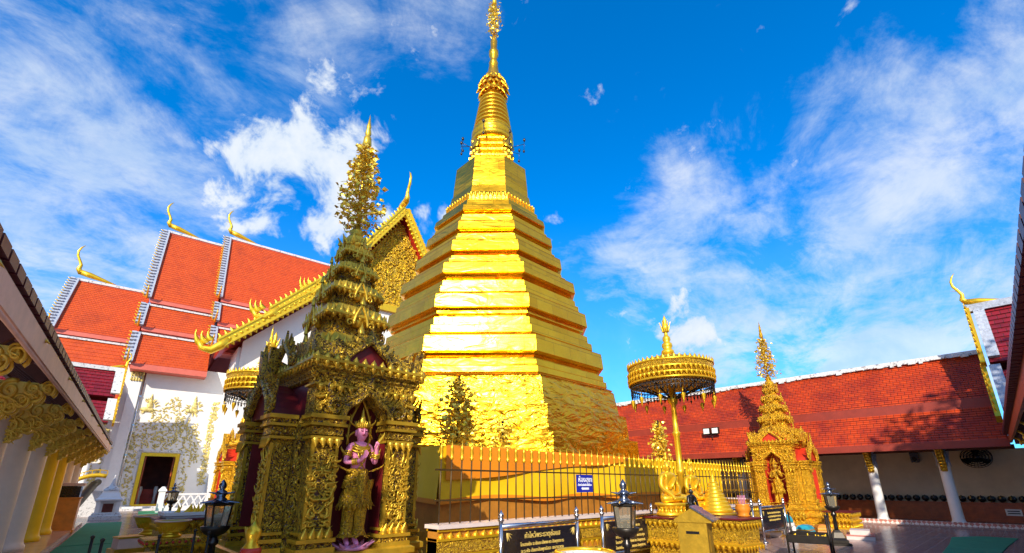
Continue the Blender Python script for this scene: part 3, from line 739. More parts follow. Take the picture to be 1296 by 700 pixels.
    for i, (z0, z1, a) in enumerate(zt):
        t = MB(); h = z1 - z0; pl = redent(a, a * .11, 2)
        t.stack(pl, [(-.12 * a, z0), (-.15 * a, z0 + .40 * h), (-.10 * a, z0 + .44 * h), (-.05, z0 + .52 * h), (-.05, z0 + .56 * h)], 0)
        t.stack(pl, [(.03, z0 + .56 * h), (.05, z0 + .60 * h), (.05, z0 + .68 * h), (.0, z0 + .70 * h), (-.03, z0 + .82 * h), (-.13 * a, z0 + 1.0 * h)], 1)
        for k in range(4):
            q = MB(); n = 9 if i < 3 else 7
            for j in range(n):
                x = -a * .82 + j * 1.64 * a / (n - 1)
                if abs(x) > a * .2: q.flame((x, -a - .03 + (.11 * a if abs(x) > a * .75 else 0), z0 + .62 * h), (1, 0, 0), (0, -.05, 1), .22 * h + .05, .20 * a, .03, 0)
                q.flame((x, -a - .03, z0 + .58 * h), (1, 0, 0), (0, .25, -1), .14 * h + .02, .2 * a, .02, 0)
            w = .17 * a + .035
            q.tube([(x, -a - .05, z) for x, z in arch_pts(w, z0 + .30 * h, z0 + .95 * h, 6, .02)], .024 * (.5 + a), 6)
            for s in (-1, 1): q.spiral((s * w * 1.5, -a - .05, z0 + .36 * h), (s, 0, 0), (0, 0, 1), w * .55, 1.3, .022 * (.5 + a), 0, R(200), -1)
            q.flame((0, -a - .06, z0 + 1.02 * h), (1, 0, 0), (0, 0, 1), .3 * h, w * .9, .04, 0)
            q.box(-w * .8, w * .8, -a - .02, -a * .8, z0 + .3 * h, z0 + .72 * h)
            merge(t, q.xform(XF(rz=k * pi / 2)), 1)
        t.build('roof_tier', [carve, goldm], sh)
    m = MB(); m.lathe([(.20, 6.12), (.27, 6.20), (.24, 6.28), (.17, 6.32), (.20, 6.38), (.15, 6.46), (.11, 6.50), (.16, 6.56), (.10, 6.62), (.05, 6.75)], 16)
    for i in range(9):
        a = 2 * pi * i / 9; m.flame((.24 * cos(a), .24 * sin(a), 6.2), (-sin(a), cos(a), 0), (cos(a) * .6, sin(a) * .6, 1), .2, .15, .04, 0)
    m.build('lotus_neck', goldm, sh)
    m = MB(); leaf_tree(m, 6.62, 2.15, .60, 780, .115, .03, 11, lambda t: (1.0 - .72 * t) * min(1, .62 + 3 * t))
    m.build('leaf_finial', ['leafgold', goldm], sh)
    m = MB(); m.lathe([(.05, 8.7), (.10, 8.76), (.08, 8.95), (.05, 9.0), (.07, 9.06), (.045, 9.2), (.055, 9.24), (.03, 9.36), (0, 9.6)], 10); m.build('spire_tip', goldm, sh)
    return sh
make_shrine('shrine', 'tall shaded carved shrine, nearest of the three, with a pink figure in its niche', (3.36, 8.3, 0), 'gold_carved', 'gold_shaded', 'lacquer', 'gilded corner shrines')
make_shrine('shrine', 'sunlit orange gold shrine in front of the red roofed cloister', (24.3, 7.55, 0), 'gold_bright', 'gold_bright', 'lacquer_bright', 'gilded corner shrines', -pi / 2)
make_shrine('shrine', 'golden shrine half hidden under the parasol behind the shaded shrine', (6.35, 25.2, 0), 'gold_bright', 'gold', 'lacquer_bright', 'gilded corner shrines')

# ------------------------------------------------------------------ standing deities in the niches
def make_deva(label, loc, rz, skinm, goldm):
    d = thing('deva_statue', label, 'statue', loc, rz, 'standing deities in shrine niches')
    J = {'pelvis': (0, 0, 1.02, .125), 'waist': (0, .0, 1.18, .098), 'chest': (0, -.01, 1.38, (.15, .105)), 'collar': (0, .0, 1.50, (.10, .075)), 'neck': (0, -.005, 1.56, .045), 'jaw': (0, -.035, 1.635, (.085, .075)), 'face': (0, -.025, 1.71, (.112, .10)), 'head': (0, -.01, 1.79, .10),
         'sr': (-.165, 0, 1.49, .062), 'er': (-.245, -.06, 1.23, .044), 'wr': (-.085, -.20, 1.255, .032), 'hr': (-.03, -.225, 1.30, (.036, .022)),
         'sl': (.165, 0, 1.49, .062), 'el': (.25, -.08, 1.22, .044), 'wl': (.20, -.20, 1.40, .032), 'hl': (.175, -.225, 1.47, (.036, .024)),
         'hipr': (-.085, 0, .93, .10), 'kr': (-.10, -.03, .52, .068), 'ar': (-.09, .0, .12, .042), 'tr': (-.12, -.15, .045, .035),
         'hipl': (.085, 0, .93, .10), 'kl': (.115, -.07, .53, .068), 'al': (.02, -.05, .13, .042), 'tl': (.0, -.22, .05, .035)}
    E = [('pelvis', 'waist'), ('waist', 'chest'), ('chest', 'collar'), ('collar', 'neck'), ('neck', 'jaw'), ('jaw', 'face'), ('face', 'head'), ('collar', 'sr'), ('sr', 'er'), ('er', 'wr'), ('wr', 'hr'), ('collar', 'sl'), ('sl', 'el'), ('el', 'wl'), ('wl', 'hl'),
         ('pelvis', 'hipr'), ('hipr', 'kr'), ('kr', 'ar'), ('ar', 'tr'), ('pelvis', 'hipl'), ('hipl', 'kl'), ('kl', 'al'), ('al', 'tl')]
    def finger(nm, base, pts, r=.011):
        pv = base
        for i, p in enumerate(pts): k = nm + str(i); J[k] = (*p, r * (1 - .18 * i)); E.append((pv, k)); pv = k
    for i, (dx, L_) in enumerate(((-.028, .085), (-.009, .10), (.010, .092), (.028, .07))):
        finger('fr%d' % i, 'hr', [(-.03 + dx + .02, -.24, 1.33), (-.03 + dx + .035, -.25, 1.33 + L_ * .6), (-.03 + dx + .04, -.235, 1.33 + L_)])
        finger('fl%d' % i, 'hl', [(.175 + dx, -.25, 1.50), (.175 + dx * .8 - .01, -.275, 1.50 + L_ * .4), (.17 + dx * .6, -.255, 1.50 + L_ * .65)])
    finger('tbr', 'hr', [(-.072, -.245, 1.31), (-.07, -.255, 1.35)]); finger('tbl', 'hl', [(.135, -.25, 1.475), (.14, -.27, 1.51)])
    m = skin_mb(J, E, 2)
    m.flame((0, -.118, 1.685), (1, 0, 0), (0, -.02, 1), .085, .034, .02, 0)      # nose
    for s in (-1, 1): m.sphere((s * .093, -.015, 1.70), (.016, .03, .055), 8, 6); m.sphere((s * .036, -.105, 1.735), (.026, .014, .012), 8, 5)
    m.build('body', skinm, d)
    f = MB()
    for s in (-1, 1):
        f.tube([(s * .015, -.118, 1.757), (s * .04, -.115, 1.768), (s * .065, -.10, 1.758)], .005, 5, 0)
        f.tube([(s * .016, -.120, 1.732), (s * .04, -.120, 1.727), (s * .06, -.108, 1.735)], .005, 5, 0)
    f.build('brow_and_eyes', 'ink', d)
    f = MB(); f.tube([(-.03, -.108, 1.662), (-.01, -.117, 1.665), (.01, -.117, 1.665), (.03, -.108, 1.662)], [.005, .010, .010, .005], 6); f.build('mouth', 'lip', d)
    c = MB(); c.lathe([(.098, 1.775), (.108, 1.80), (.10, 1.825), (.085, 1.84), (.09, 1.86), (.065, 1.885), (.07, 1.90), (.045, 1.93), (.05, 1.945), (.028, 1.99), (.03, 2.0), (.008, 2.10), (0, 2.14)], 16, (0, -.01, 0))
    for i in range(11):
        a = pi + pi * i / 10; c.flame((.10 * cos(a), .10 * sin(a) - .01, 1.80), (-sin(a), cos(a), 0), (cos(a) * .35, sin(a) * .35, 1), .09, .055, .015, 0)
    for s in (-1, 1):
        c.flame((s * .10, -.01, 1.80), (s, 0, 0), (s * .6, 0, 1), .16, .06, .02, .4); c.flame((s * .105, 0, 1.72), (s, 0, 0), (s * .6, 0, -1), .13, .06, .02, .3)
    c.build('crown', goldm, d)
    c = MB()
    for r, z, t in ((.105, 1.535, .022), (.135, 1.50, .022), (.15, 1.455, .018)):
        c.tube([(r * 1.05 * cos(a), r * .78 * sin(a) - .03, z - .07 * max(0, -sin(a))) for a in [2 * pi * i / 20 for i in range(21)]], t, 6)
    c.flame((0, -.135, 1.42), (1, 0, 0), (0, -.1, -1), .17, .13, .03, 0)
    for s in (-1, 1): c.tube([(s * .10, -.11, 1.46), (s * .03, -.13, 1.25), (-s * .05, -.115, 1.14)], .012, 5)
    c.build('collar', goldm, d)
    c = MB()
    def ring(p, q, r, t):
        p = Vector(p); dd = (Vector(q) - p).normalized(); a = dd.orthogonal().normalized(); b = dd.cross(a)
        c.tube([p + a * (r * cos(u)) + b * (r * sin(u)) for u in [2 * pi * i / 12 for i in range(13)]], t, 5)
    for s, sh_, el, wr in ((-1, 'sr', 'er', 'wr'), (1, 'sl', 'el', 'wl')):
        A, B_, C_ = Vector(J[sh_][:3]), Vector(J[el][:3]), Vector(J[wr][:3])
        for t in (.38, .5, .6): ring(A.lerp(B_, t), B_, .058, .014)
        for t in (.58, .72, .86): ring(B_.lerp(C_, t), C_, .045, .013)
        c.flame(A.lerp(B_, .5) + Vector((s * .05, -.03, 0)), (s, 0, 0), (s * .5, 0, 1), .13, .07, .02, .2)
        c.build('arm_bands', goldm, d); c = MB()
    c = MB()
    def ell(prof, cx=0, cy=0, k=.74, n=20): 
        rings = [[(cx + r * cos(2 * pi * i / n), cy + r * k * sin(2 * pi * i / n), z) for i in range(n)] for r, z in prof]; c.loft(rings, 0, True)
    ell([(.125, 1.15), (.165, 1.13), (.175, 1.08), (.15, 1.06), (.19, 1.03), (.195, .97), (.17, .95), (.215, .91), (.215, .85), (.20, .83), (.235, .74), (.25, .66), (.255, .60), (.235, .595), (.2, .62)])
    for i in range(20):
        a = 2 * pi * i / 20; c.flame((.25 * cos(a), .19 * sin(a), .62), (-sin(a), cos(a), 0), (cos(a) * .3, sin(a) * .3, -1), .09, .075, .02, 0)
        c.flame((.20 * cos(a), .15 * sin(a), .93), (-sin(a), cos(a), 0), (cos(a) * .3, sin(a) * .3, -1), .08, .06, .02, 0)
    c.flame((0, -.20, 1.10), (1, 0, 0), (0, -.08, -1), .58, .17, .04, 0)
    for s in (-1, 1):
        c.flame((s * .16, -.1, 1.10), (s, 0, 0), (s * .8, 0, .55), .22, .09, .03, .35); c.flame((s * .2, -.08, .98), (s, 0, 0), (s * .35, -.1, -1), .42, .13, .03, -.25); c.flame((s * .23, -.02, .68), (s, 0, 0), (s * .8, 0, -.5), .2, .08, .02, -.4)
    ell([(.085, .66), (.095, .55), (.085, .42), (.092, .33), (.085, .25), (.10, .21), (.14, .155), (.13, .15), (.05, .17)], -.10, -.02, 1)
    ell([(.085, .66), (.10, .55), (.088, .44), (.085, .36), (.078, .3), (.09, .23), (.125, .175), (.115, .17), (.05, .19)], .075, -.07, 1)
    for i in range(6):
        a = 2 * pi * i / 6
        for cx, cy in ((-.10, -.02), (.07, -.07)): c.flame((cx + .12 * cos(a), cy + .12 * sin(a), .165), (-sin(a), cos(a), 0), (cos(a) * .8, sin(a) * .8, -.25), .09, .06, .015, -.2)
    c.build('skirt', 'gold_fine' if goldm == 'gold_shaded' else goldm, d)
    c = MB(); c.tube([(.18, -.255, 1.45), (.20, -.26, 1.58)], .008, 5); c.flame((.20, -.26, 1.56), (1, 0, 0), (.35, 0, 1), .17, .09, .02, .2); c.build('lotus_bud', goldm, d)
    c = MB(); hp = [(.17, 1.50), (.19, 1.62), (.185, 1.78), (.15, 1.95), (.09, 2.10), (0, 2.27), (-.09, 2.10), (-.15, 1.95), (-.185, 1.78), (-.19, 1.62), (-.17, 1.50)]
    c.tube([(x, .07, z) for x, z in hp], .022, 6)
    for i in range(len(hp)): x, z = hp[i]; c.flame((x, .07, z), (1, 0, 0), (x * 2, 0, .6), .07, .05, .02, 0)
    c.build('halo', goldm, d)
    c = MB()
    for i in range(10):
        a = 2 * pi * i / 10; c.flame((.20 * cos(a), .16 * sin(a) - .06, 0), (-sin(a), cos(a), 0), (cos(a) * .8, sin(a) * .8, .5), .16, .12, .03, 0)
    c.lathe([(.2, 0), (.24, -.02), (.24, .02), (.16, .04)], 14, (0, -.06, 0)); c.build('lotus_base', 'rose' if goldm == 'gold_shaded' else goldm, d)
    return d
make_deva('pink skinned standing deity with gold crown and skirt in the shaded shrine niche', (3.36, 7.20, .70), 0, 'skin', 'gold_shaded')
make_deva('gilded standing deity in the red niche of the sunlit shrine', (23.2, 7.55, .70), -pi / 2, 'gold_dull', 'gold_bright')

# ------------------------------------------------------------------ the viharn (white hall with stacked orange roofs)
vi = thing('temple_hall', 'large white temple hall with stacked orange tiled roofs and golden roof horns', 'temple', (4.53, 40.9, 0), R(-5))
m = MB()
m.box(-2.95, -.98, 0, .5, .2, 9.9); m.box(.98, 3.3, 0, .5, .2, 9.9); m.box(-.98, .98, 0, .5, 3.62, 9.9)       # wall with the door opening
m.box(-9.5, -2.96, .6, 1.0, .2, 8.0)
m.build('wall', 'white', vi)
m = MB(); m.box(-10, 14, -.9, 1.2, 0, .24); m.box(-9.9, 13.9, -1.3, -.9, 0, .12); m.build('plinth', 'white_old', vi)
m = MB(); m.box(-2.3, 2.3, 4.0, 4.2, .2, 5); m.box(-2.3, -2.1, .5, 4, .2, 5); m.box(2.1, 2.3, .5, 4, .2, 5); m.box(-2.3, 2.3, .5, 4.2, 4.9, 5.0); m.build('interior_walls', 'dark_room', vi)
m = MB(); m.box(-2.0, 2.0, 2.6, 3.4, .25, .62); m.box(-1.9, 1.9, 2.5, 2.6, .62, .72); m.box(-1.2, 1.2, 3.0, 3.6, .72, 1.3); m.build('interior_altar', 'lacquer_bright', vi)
for x in (-1.3, -.7, .2, .8): m = MB(); m.lathe([(.12, .25), (.08, .8), (.14, 1.3), (.1, 1.5)], 8, (x, 2.2, 0)); m.build('interior_stand', 'white_clean', vi)
df = MB()
for a, b in (((-.98, 0, .3), (-.98, 0, 3.55)), ((.98, 0, .3), (.98, 0, 3.55))): df.bar(a, b, .22, .22)
df.box(-1.09, 1.09, -.12, .10, 3.5, 3.72); df.box(-1.0, 1.0, -.05, .3, .24, .36)
dfo = df.build('door_frame', 'gold', vi)
m = MB(); m.box(-1.25, -1.12, -.06, .0, .3, 3.9); m.box(1.12, 1.25, -.06, .0, .3, 3.9); m.box(-1.25, 1.25, -.06, .0, 3.78, 3.9)
m.build('outer_frame', 'white_old', dfo)
m = MB()
for s in (-1, 1): m.box(s * .8 - .03, s * .8 + .03, .14, 1.0, .36, 3.5)
m.build('door_leaf', 'wood_red', vi)
# stucco foliage around and above the door
m = MB(); rg = random.Random(5)
def inside(u, z):
    if z < .3 or abs(u) < 1.3 and z < 3.95: return False
    if z < 4.6: return abs(u) < 1.75 + .45 * (z > 3.0)
    if z < 5.9: return abs(u) < 2.15 - .30 * (z - 4.6)
    return abs(u - .1) < .62 * (7.95 - z)
k = 0
while k < 760:
    u = rg.uniform(-2.3, 2.3); z = rg.uniform(.3, 7.8)
    if not inside(u, z): continue
    k += 1; a = rg.uniform(0, 2 * pi)
    m.flame((u, -.012, z), (cos(a), 0, sin(a)), (-sin(a), -.12, cos(a)), rg.uniform(.12, .2), rg.uniform(.08, .12), .035, rg.uniform(-.4, .4))
m.build('door_stucco', 'stucco_leaf', vi)
for cx, cz in ((-1.25, 6.75), (1.35, 6.9)):                            # two relief deities hovering above
    m = MB(); m.sphere((cx, -.05, cz + .5), (.11, .06, .14), 8, 6); m.flame((cx, -.05, cz + .6), (1, 0, 0), (0, 0, 1), .45, .16, .04, 0)
    m.sphere((cx, -.05, cz + .2), (.18, .08, .26), 8, 6); m.sphere((cx - .18, -.05, cz - .1), (.34, .08, .16), 8, 6); m.sphere((cx + .05, -.05, cz - .1), (.24, .08, .16), 8, 6)
    for i in range(16):
        a = rg.uniform(0, 2 * pi); m.flame((cx + .3 * cos(a), -.03, cz + .1 + .35 * sin(a)), (-sin(a), 0, cos(a)), (cos(a), -.1, sin(a)), .32, .12, .03, .3)
    m.build('relief_deity', 'stucco_leaf', vi)
m = MB(); m.box(-2.62, -2.02, -.16, .0, .24, 9.0); m.build('pilaster', 'white_clean', vi)
m = MB(); m.box(-2.68, -1.96, -.22, .0, 8.9, 9.0); m.box(-2.72, -1.92, -.26, .0, 9.45, 9.6)
for i in range(5):
    for z in (9.0, 8.55): m.flame((-2.62 + i * .15, -.2, z), (1, 0, 0), (0, -.15, 1), .42, .15, .05, 0)
m.build('pilaster_capital', 'stucco_leaf', vi)
m = MB(); m.tube([(-1.9, -.09, .4), (-1.9, -.09, 9.2)], .05, 8); 
for z in (1.5, 3.5, 5.5, 7.5): m.box(-1.97, -1.83, -.14, 0, z, z + .06)
m.build('rain_pipe', 'steel', vi)
m = MB()                                                               # window stucco on the left bay
for i in range(420):
    u = rg.uniform(-5.6, -3.1); z = rg.uniform(.8, 6.2)
    if abs(u + 4.4) < .55 and z < 4.2: continue
    a = rg.uniform(0, 2 * pi); m.flame((u, .585, z), (cos(a), 0, sin(a)), (-sin(a), -.12, cos(a)), .22, .12, .03, .2)
m.build('window_stucco', 'stucco_leaf', vi)
m = MB()
for i in range(330):                                                    # narrow stucco strip by the porch corner
    u = rg.uniform(2.45, 2.85); z = rg.uniform(1.6, 7.6); a = rg.uniform(0, 2 * pi)
    m.flame((u, -.012, z), (cos(a), 0, sin(a)), (-sin(a), -.12, cos(a)), .16, .10, .03, .2)
m.build('corner_stucco', 'stucco_leaf', vi)
m = MB(); m.box(-4.9, -3.9, .55, .6, 1.4, 3.9); m.build('window_shutter', 'wood_red', vi)
m = MB()                                                               # soffits and the wall bands between roof levels
m.box(-2.9, 1.5, -1.1, .2, 9.46, 9.52); m.box(1.62, 3.3, -.9, .3, 11.3, 11.36); m.build('soffit', 'pink_fascia', vi)
def level(u0, u1, dz, prof, name_i):
    """prof: (v_top, z_top, v_bot, z_bot, rows) from the ridge downwards"""
    rm = MB(); vm = MB(); hk = MB(); fms = []; wms = []
    for i, (va, za, vb, zb, rows) in enumerate(prof):
        za += dz; zb += dz
        roof_slope(rm, (u0 + .1, va, za), (u1, va, za), (u1, vb, zb), (u0 + .1, vb, zb), rows, .022, 0, 1, .16)
        fm = MB(); wm = MB(); fms.append(fm); wms.append(wm)
        d = Vector((0, vb - va, zb - za)); n = Vector((0, -abs(zb - za), abs(va - vb))).normalized()
        # verge: pale strip with a toothed edge
        vm.bar(Vector((u0, va, za)) + n * .08, Vector((u0, vb, zb)) + n * .08, .32, .24, 0, n)
        hk.bar(Vector((u0 - .30, va, za)) + n * .06, Vector((u0 - .30, vb, zb)) + n * .06, .08, .10, 0, n)
        k = int(d.length / .34)
        for j in range(k):
            c = Vector((u0 - .20, va, za)) + d * ((j + .5) / k) + n * .22
            vm.bar(c - d.normalized() * .09, c + d.normalized() * .09, .26, .2, 0, n)
            hk.flame(Vector((u0 - .34, va, za)) + d * ((j + .3) / k) + n * .10, (0, 0, 1), (-.9, 0, .4), .2, .13, .04, .2)
        # white flashing at the top edge of the lower roofs, fascia at the bottom edge
        wm.box(u0, u1, va - .14, va + .10, za - .02, za + (.18 if i == 0 else .12))
        if i + 1 < len(prof):
            vn, zn = prof[i + 1][:2]; zn += dz
            fm.box(u0 + .2, u1, vb + .10, vb + .22, zn + .1, zb + .02); fm.box(u0 + .1, u1, vb - .06, vb + .10, zb - .32, zb - .03)
        else:
            fm.box(u0 + .1, u1 + .0, vb - .05, vb + .10, zb - .42, zb - .02); fm.box(u0 + .1, u1, vb + .10, vb + 1.6, zb - .40, zb - .34)
        hk.flame((u0 - .12, vb - .02, zb - .05), (0, -1, 0), (0, -.5, 1), 1.0, .32, .09, .5)
    va, za = prof[0][0], prof[0][1] + dz
    # the far slope and the gable ends
    vb, zb = prof[-1][2], prof[-1][3] + dz; vback = 2 * va - vb
    roof_slope(rm, (u1, va, za), (u0 + .1, va, za), (u0 + .1, vback, zb), (u1, vback, zb), 3, .05, 0, 1, .16)
    g = [(va, za - .15)] + [(v, z + dz - .2) for p in prof for v, z in ((p[0], p[1]), (p[2], p[3]))][1:]
    g2 = [(v + .12, z) for v, z in g] + [(vback, zb - .2)]
    gm = MB(); gm.add([(u0 + .45, v, z) for v, z in g2] + [(u0 + .6, v, z) for v, z in g2], [tuple(range(len(g2))), tuple(range(2 * len(g2) - 1, len(g2) - 1, -1))])
    ro = rm.build('roof', ['tile_orange', 'pink_fascia'], vi)
    vm.build('verge_tiles', 'verge', ro)
    for fm, wm in zip(fms, wms): fm.build('fascia', 'pink_fascia', ro); wm.build('ridge_flashing', 'white_old', ro)
    gm.build('gable_wall', 'pink_fascia', ro); hk.build('verge_hooks', 'gold', ro)
    chofa(vi, (u0 + .1, va, za + .15), (1, 0, 0), 1.9)
def chofa(parent, p, along, h, mat='gold', name='roof_horn'):
    """golden horn at the end of a ridge: swelling body lying on the ridge, S-curved neck"""
    p = Vector(p); a = Vector(along).normalized(); z = Vector((0, 0, 1)); t = MB()
    t.tube([p + a * (1.35 * h) + z * (-.02 * h), p + a * (.8 * h) + z * (.12 * h), p + a * (.3 * h) + z * (.24 * h), p - a * (.02 * h) + z * (.30 * h)], [.015 * h, .07 * h, .12 * h, .11 * h], 10)
    pts = [(.02, .26), (-.10, .42), (-.06, .62), (-.14, .80), (-.24, 1.0), (-.26, 1.2), (-.20, 1.38), (-.10, 1.52)]
    t.tube([p + a * (x * h) + z * (y * h) for x, y in pts], [.115 * h, .09 * h, .06 * h, .05 * h, .048 * h, .04 * h, .03 * h, .006 * h], 9)
    t.flame(p - a * (.10 * h) + z * (.78 * h), -a, -a * .9 + z * .25, .24 * h, .09 * h, .03 * h, .2)
    return t.build(name, mat, parent)
T1 = [(6.0, 23.0, 2.2, 15.45, 34), (2.0, 14.8, .7, 12.75, 10), (.5, 12.1, -1.2, 9.6, 12)]
level(-2.9, 1.62, 0, T1, 1)
T2 = [(6.0, 23.0, 2.2, 15.65, 34), (2.0, 15.0, .7, 13.1, 10), (.5, 12.5, -.75, 10.65, 9)]
level(1.68, 14.0, 1.0, T2, 2)
T3 = [(6.0, 22.9, 2.2, 17.9, 26), (2.0, 17.3, .5, 15.4, 6), (.3, 14.8, -1.2, 13.0, 5)]
level(-7.65, -3.0, -5.9, T3, 3)

# porch wing with the golden gable, facing the courtyard (plane v = -4)
po = thing('porch_wing', 'white porch wing with a golden mosaic gable and naga bargeboards beside the chedi', 'temple wing', (4.53, 40.9, 0), R(-5))
VP_ = -4.0
AX = 14.4; AZ = 26.6
lowL = [(1.8, 10.9), (8.1, 16.7)]; midL = [(4.6, 13.9), (9.3, 18.7)]; upL = [(7.6, 16.7), (9.6, 19.3), (AX, AZ)]
m = MB(); g = [(3.25, .2), (3.25, 11.6), (8.3, 16.4), (9.5, 18.2), (AX, AZ - 1.0), (19.6, 18.2), (25.5, 11.6), (25.5, .2)]
m.extr(g, (0, VP_ + .25, 0), (1, 0, 0), (0, 0, 1), .4); m.build('front_wall', 'white', po)
m = MB(); m.box(3.05, 3.45, VP_ + .46, -.02, .2, 11.2); m.build('side_wall', 'white', po)
m = MB(); g = [(9.3, 17.0), (9.9, 18.7), (AX, AZ - .9), (18.9, 18.7), (19.5, 17.0)]
m.extr(g, (0, VP_ - .05, 0), (1, 0, 0), (0, 0, 1), .14)
for i in range(700):
    u = rg.uniform(9.6, 19.2); z = rg.uniform(17.2, AZ - 1.2)
    if z > 17.2 + (AZ - 18.6) * (1 - abs(u - AX) / 5.0) * 1.06: continue
    a = rg.uniform(0, 2 * pi); m.flame((u, VP_ - .13, z), (cos(a), 0, sin(a)), (-sin(a), -.15, cos(a)), .5, .3, .09, rg.uniform(-.4, .4))
m.build('pediment', 'pediment', po)
m = MB(); m.box(9.0, 19.8, VP_ - .3, VP_ + .0, 16.4, 17.0); m.build('tie_beam', 'gold', po)
def rake(name, pts, s, w=.52):
    """bargeboard along pts (top to bottom order irrelevant), s=-1 left side, +1 right; with flames on top and a naga head at the lower end"""
    t = MB(); P3 = [Vector((u, VP_ - 1.0, z)) for u, z in pts]
    for a, b in zip(P3[:-1], P3[1:]):
        d = (b - a).normalized(); n = Vector((-d.z, 0, d.x)); n = n if n.z > 0 else -n
        t.bar(a - d * .05, b + d * .05, .34, w, 0, n)
        t.bar(a + n * (w * .5 + .04), b + n * (w * .5 + .04), .5, .12, 0, n); t.bar(a - n * (w * .5), b - n * (w * .5), .42, .09, 0, n)
        k = int((b - a).length / .42)
        for i in range(k):
            c = a.lerp(b, (i + .5) / k)
            t.flame(c + n * (w * .5 + .06), d, n, .34, .30, .07, .25); t.flame(c - n * (w * .5), d, -n, .26, .34, .06, 0)
            t.sphere(c + Vector((0, -.19, 0)), (.11, .05, .11), 6, 4)
    a, b = P3[0], P3[1]; d = (a - b).normalized(); n = Vector((-d.z, 0, d.x)); n = n if n.z > 0 else -n
    curl = [a - d * .6 - n * .0, a + d * .1 - n * .12, a + d * .75 - n * .08, a + d * 1.1 + n * .35, a + d * .95 + n * .85]
    t.tube(curl, [.26, .30, .27, .2, .12], 8)
    for k_, (q, h) in enumerate(((.95, 1.3), (.65, 1.0), (.3, .8))): t.flame(a + d * q + n * .45, d, Vector((s * .25, 0, 1)), h, .42, .10, .28)
    return t.build(name, 'bargeboard', po)
rake('bargeboard', lowL, -1); rake('bargeboard', midL, -1); rake('bargeboard', upL, -1)
mir = lambda q: [(2 * AX - u, z) for u, z in q]
rake('bargeboard', [(17.6, 20.9), (AX, AZ)], 1); rake('bargeboard', mir(lowL), 1); rake('bargeboard', mir(midL), 1)
m = MB()                                                              # roof planes over the rakes, salmon red underneath
for a, b, v1 in (((AX, AZ + .1), (9.5, 19.25), 6.0), ((9.4, 18.9), (4.6, 14.1), 1.5), ((8.1, 16.6), (1.9, 11.0), 0.2)):
    roof_slope(m, (a[0], v1, a[1]), (a[0], VP_ - 1.05, a[1]), (b[0], VP_ - 1.05, b[1]), (b[0], v1, b[1]), 10, .05, 0, 1, .14)
for a, b, v1 in (((AX, AZ + .1), (17.9, 20.4), 6.0), ((19.4, 18.9), (24.2, 14.1), 1.5), ((20.7, 16.6), (26.9, 11.0), .2)):
    roof_slope(m, (a[0], VP_ - 1.05, a[1]), (a[0], v1, a[1]), (b[0], v1, b[1]), (b[0], VP_ - 1.05, b[1]), 10, .05, 0, 1, .14)
m.build('roof', ['tile_orange', 'lacquer_bright'], po)
chofa(po, (AX, VP_ - 1.0, AZ + .2), (0, 1, 0), 2.6)
m = MB(); m.lathe([(.5, 7.6), (.62, 8.1), (.4, 8.5), (.46, 8.9), (.3, 9.3), (.36, 9.7), (.2, 10.2), (.12, 10.8), (.03, 11.9)], 12, (4.9, VP_ - .5, 0))
for i in range(10): a = 2 * pi * i / 10; m.flame((4.9 + .5 * cos(a), VP_ - .5 + .5 * sin(a), 7.9), (-sin(a), cos(a), 0), (cos(a) * .5, sin(a) * .5, 1), .9, .4, .1, 0)
m.build('column_finial', 'gold', po)

# small burgundy roofed porch at the left of the hall
sp = thing('small_porch', 'small burgundy tiled double roof with gold edge before the white hall', 'porch', (0, 0, 0))
m = MB()
roof_slope(m, (-5.0, 37.6, 8.45), (1.15, 37.6, 8.45), (1.15, 36.3, 6.65), (-5.0, 36.3, 6.65), 8, .04, 0, 1, .1)
roof_slope(m, (-5.0, 36.25, 6.35), (1.1, 36.25, 6.35), (1.1, 35.2, 5.0), (-5.0, 35.2, 5.0), 6, .04, 0, 1, .1)
roof_slope(m, (1.15, 37.6, 8.45), (-5.0, 37.6, 8.45), (-5.0, 39.6, 5.5), (1.15, 39.6, 5.5), 3, .04, 0, 1, .1)
m.build('roof', ['tile_burgundy', 'lacquer'], sp)
m = MB(); m.box(-5, 1.3, 37.45, 37.75, 8.42, 8.66); m.bar((1.12, 37.5, 8.6), (1.12, 36.25, 6.85), .42, .12, 0, (0, -.8, .6)); m.bar((1.07, 36.25, 6.5), (1.07, 35.2, 5.15), .42, .12, 0, (0, -.8, .6)); m.build('verge', 'white_old', sp)
m = MB(); m.bar((1.38, 37.6, 8.7), (1.38, 36.2, 6.75), .1, .3, 0, (0, -.8, .6)); m.bar((1.34, 36.3, 6.55), (1.34, 35.0, 4.9), .1, .3, 0, (0, -.8, .6))
for i in range(7): m.flame((1.38, 37.5 - i * .19, 8.75 - i * .265), (0, -1, 0), (.1, -.5, .8), .34, .2, .05, .2)
for i in range(6): m.flame((1.34, 36.2 - i * .19, 6.6 - i * .25), (0, -1, 0), (.1, -.5, .8), .3, .18, .05, .2)
m.build('bargeboard', 'gold', sp); chofa(sp, (1.3, 37.6, 8.6), (-1, 0, 0), .75)
m = MB(); m.add([(1.0, 37.6, 8.3), (1.0, 36.35, 6.6), (1.0, 39.5, 5.5), (1.0, 36.2, 5.2)], [(0, 1, 3, 2)]); m.box(-5, .95, 36.2, 39.4, 4.6, 5.1); m.build('gable_wall', 'lacquer_bright', sp)
m = MB()
for x in (-3.4, -1.2, .7): m.lathe([(.2, .003), (.2, .2), (.16, .25), (.15, 4.6), (.2, 4.7)], 12, (x, 35.9, 0))
m.build('post', 'white', sp)

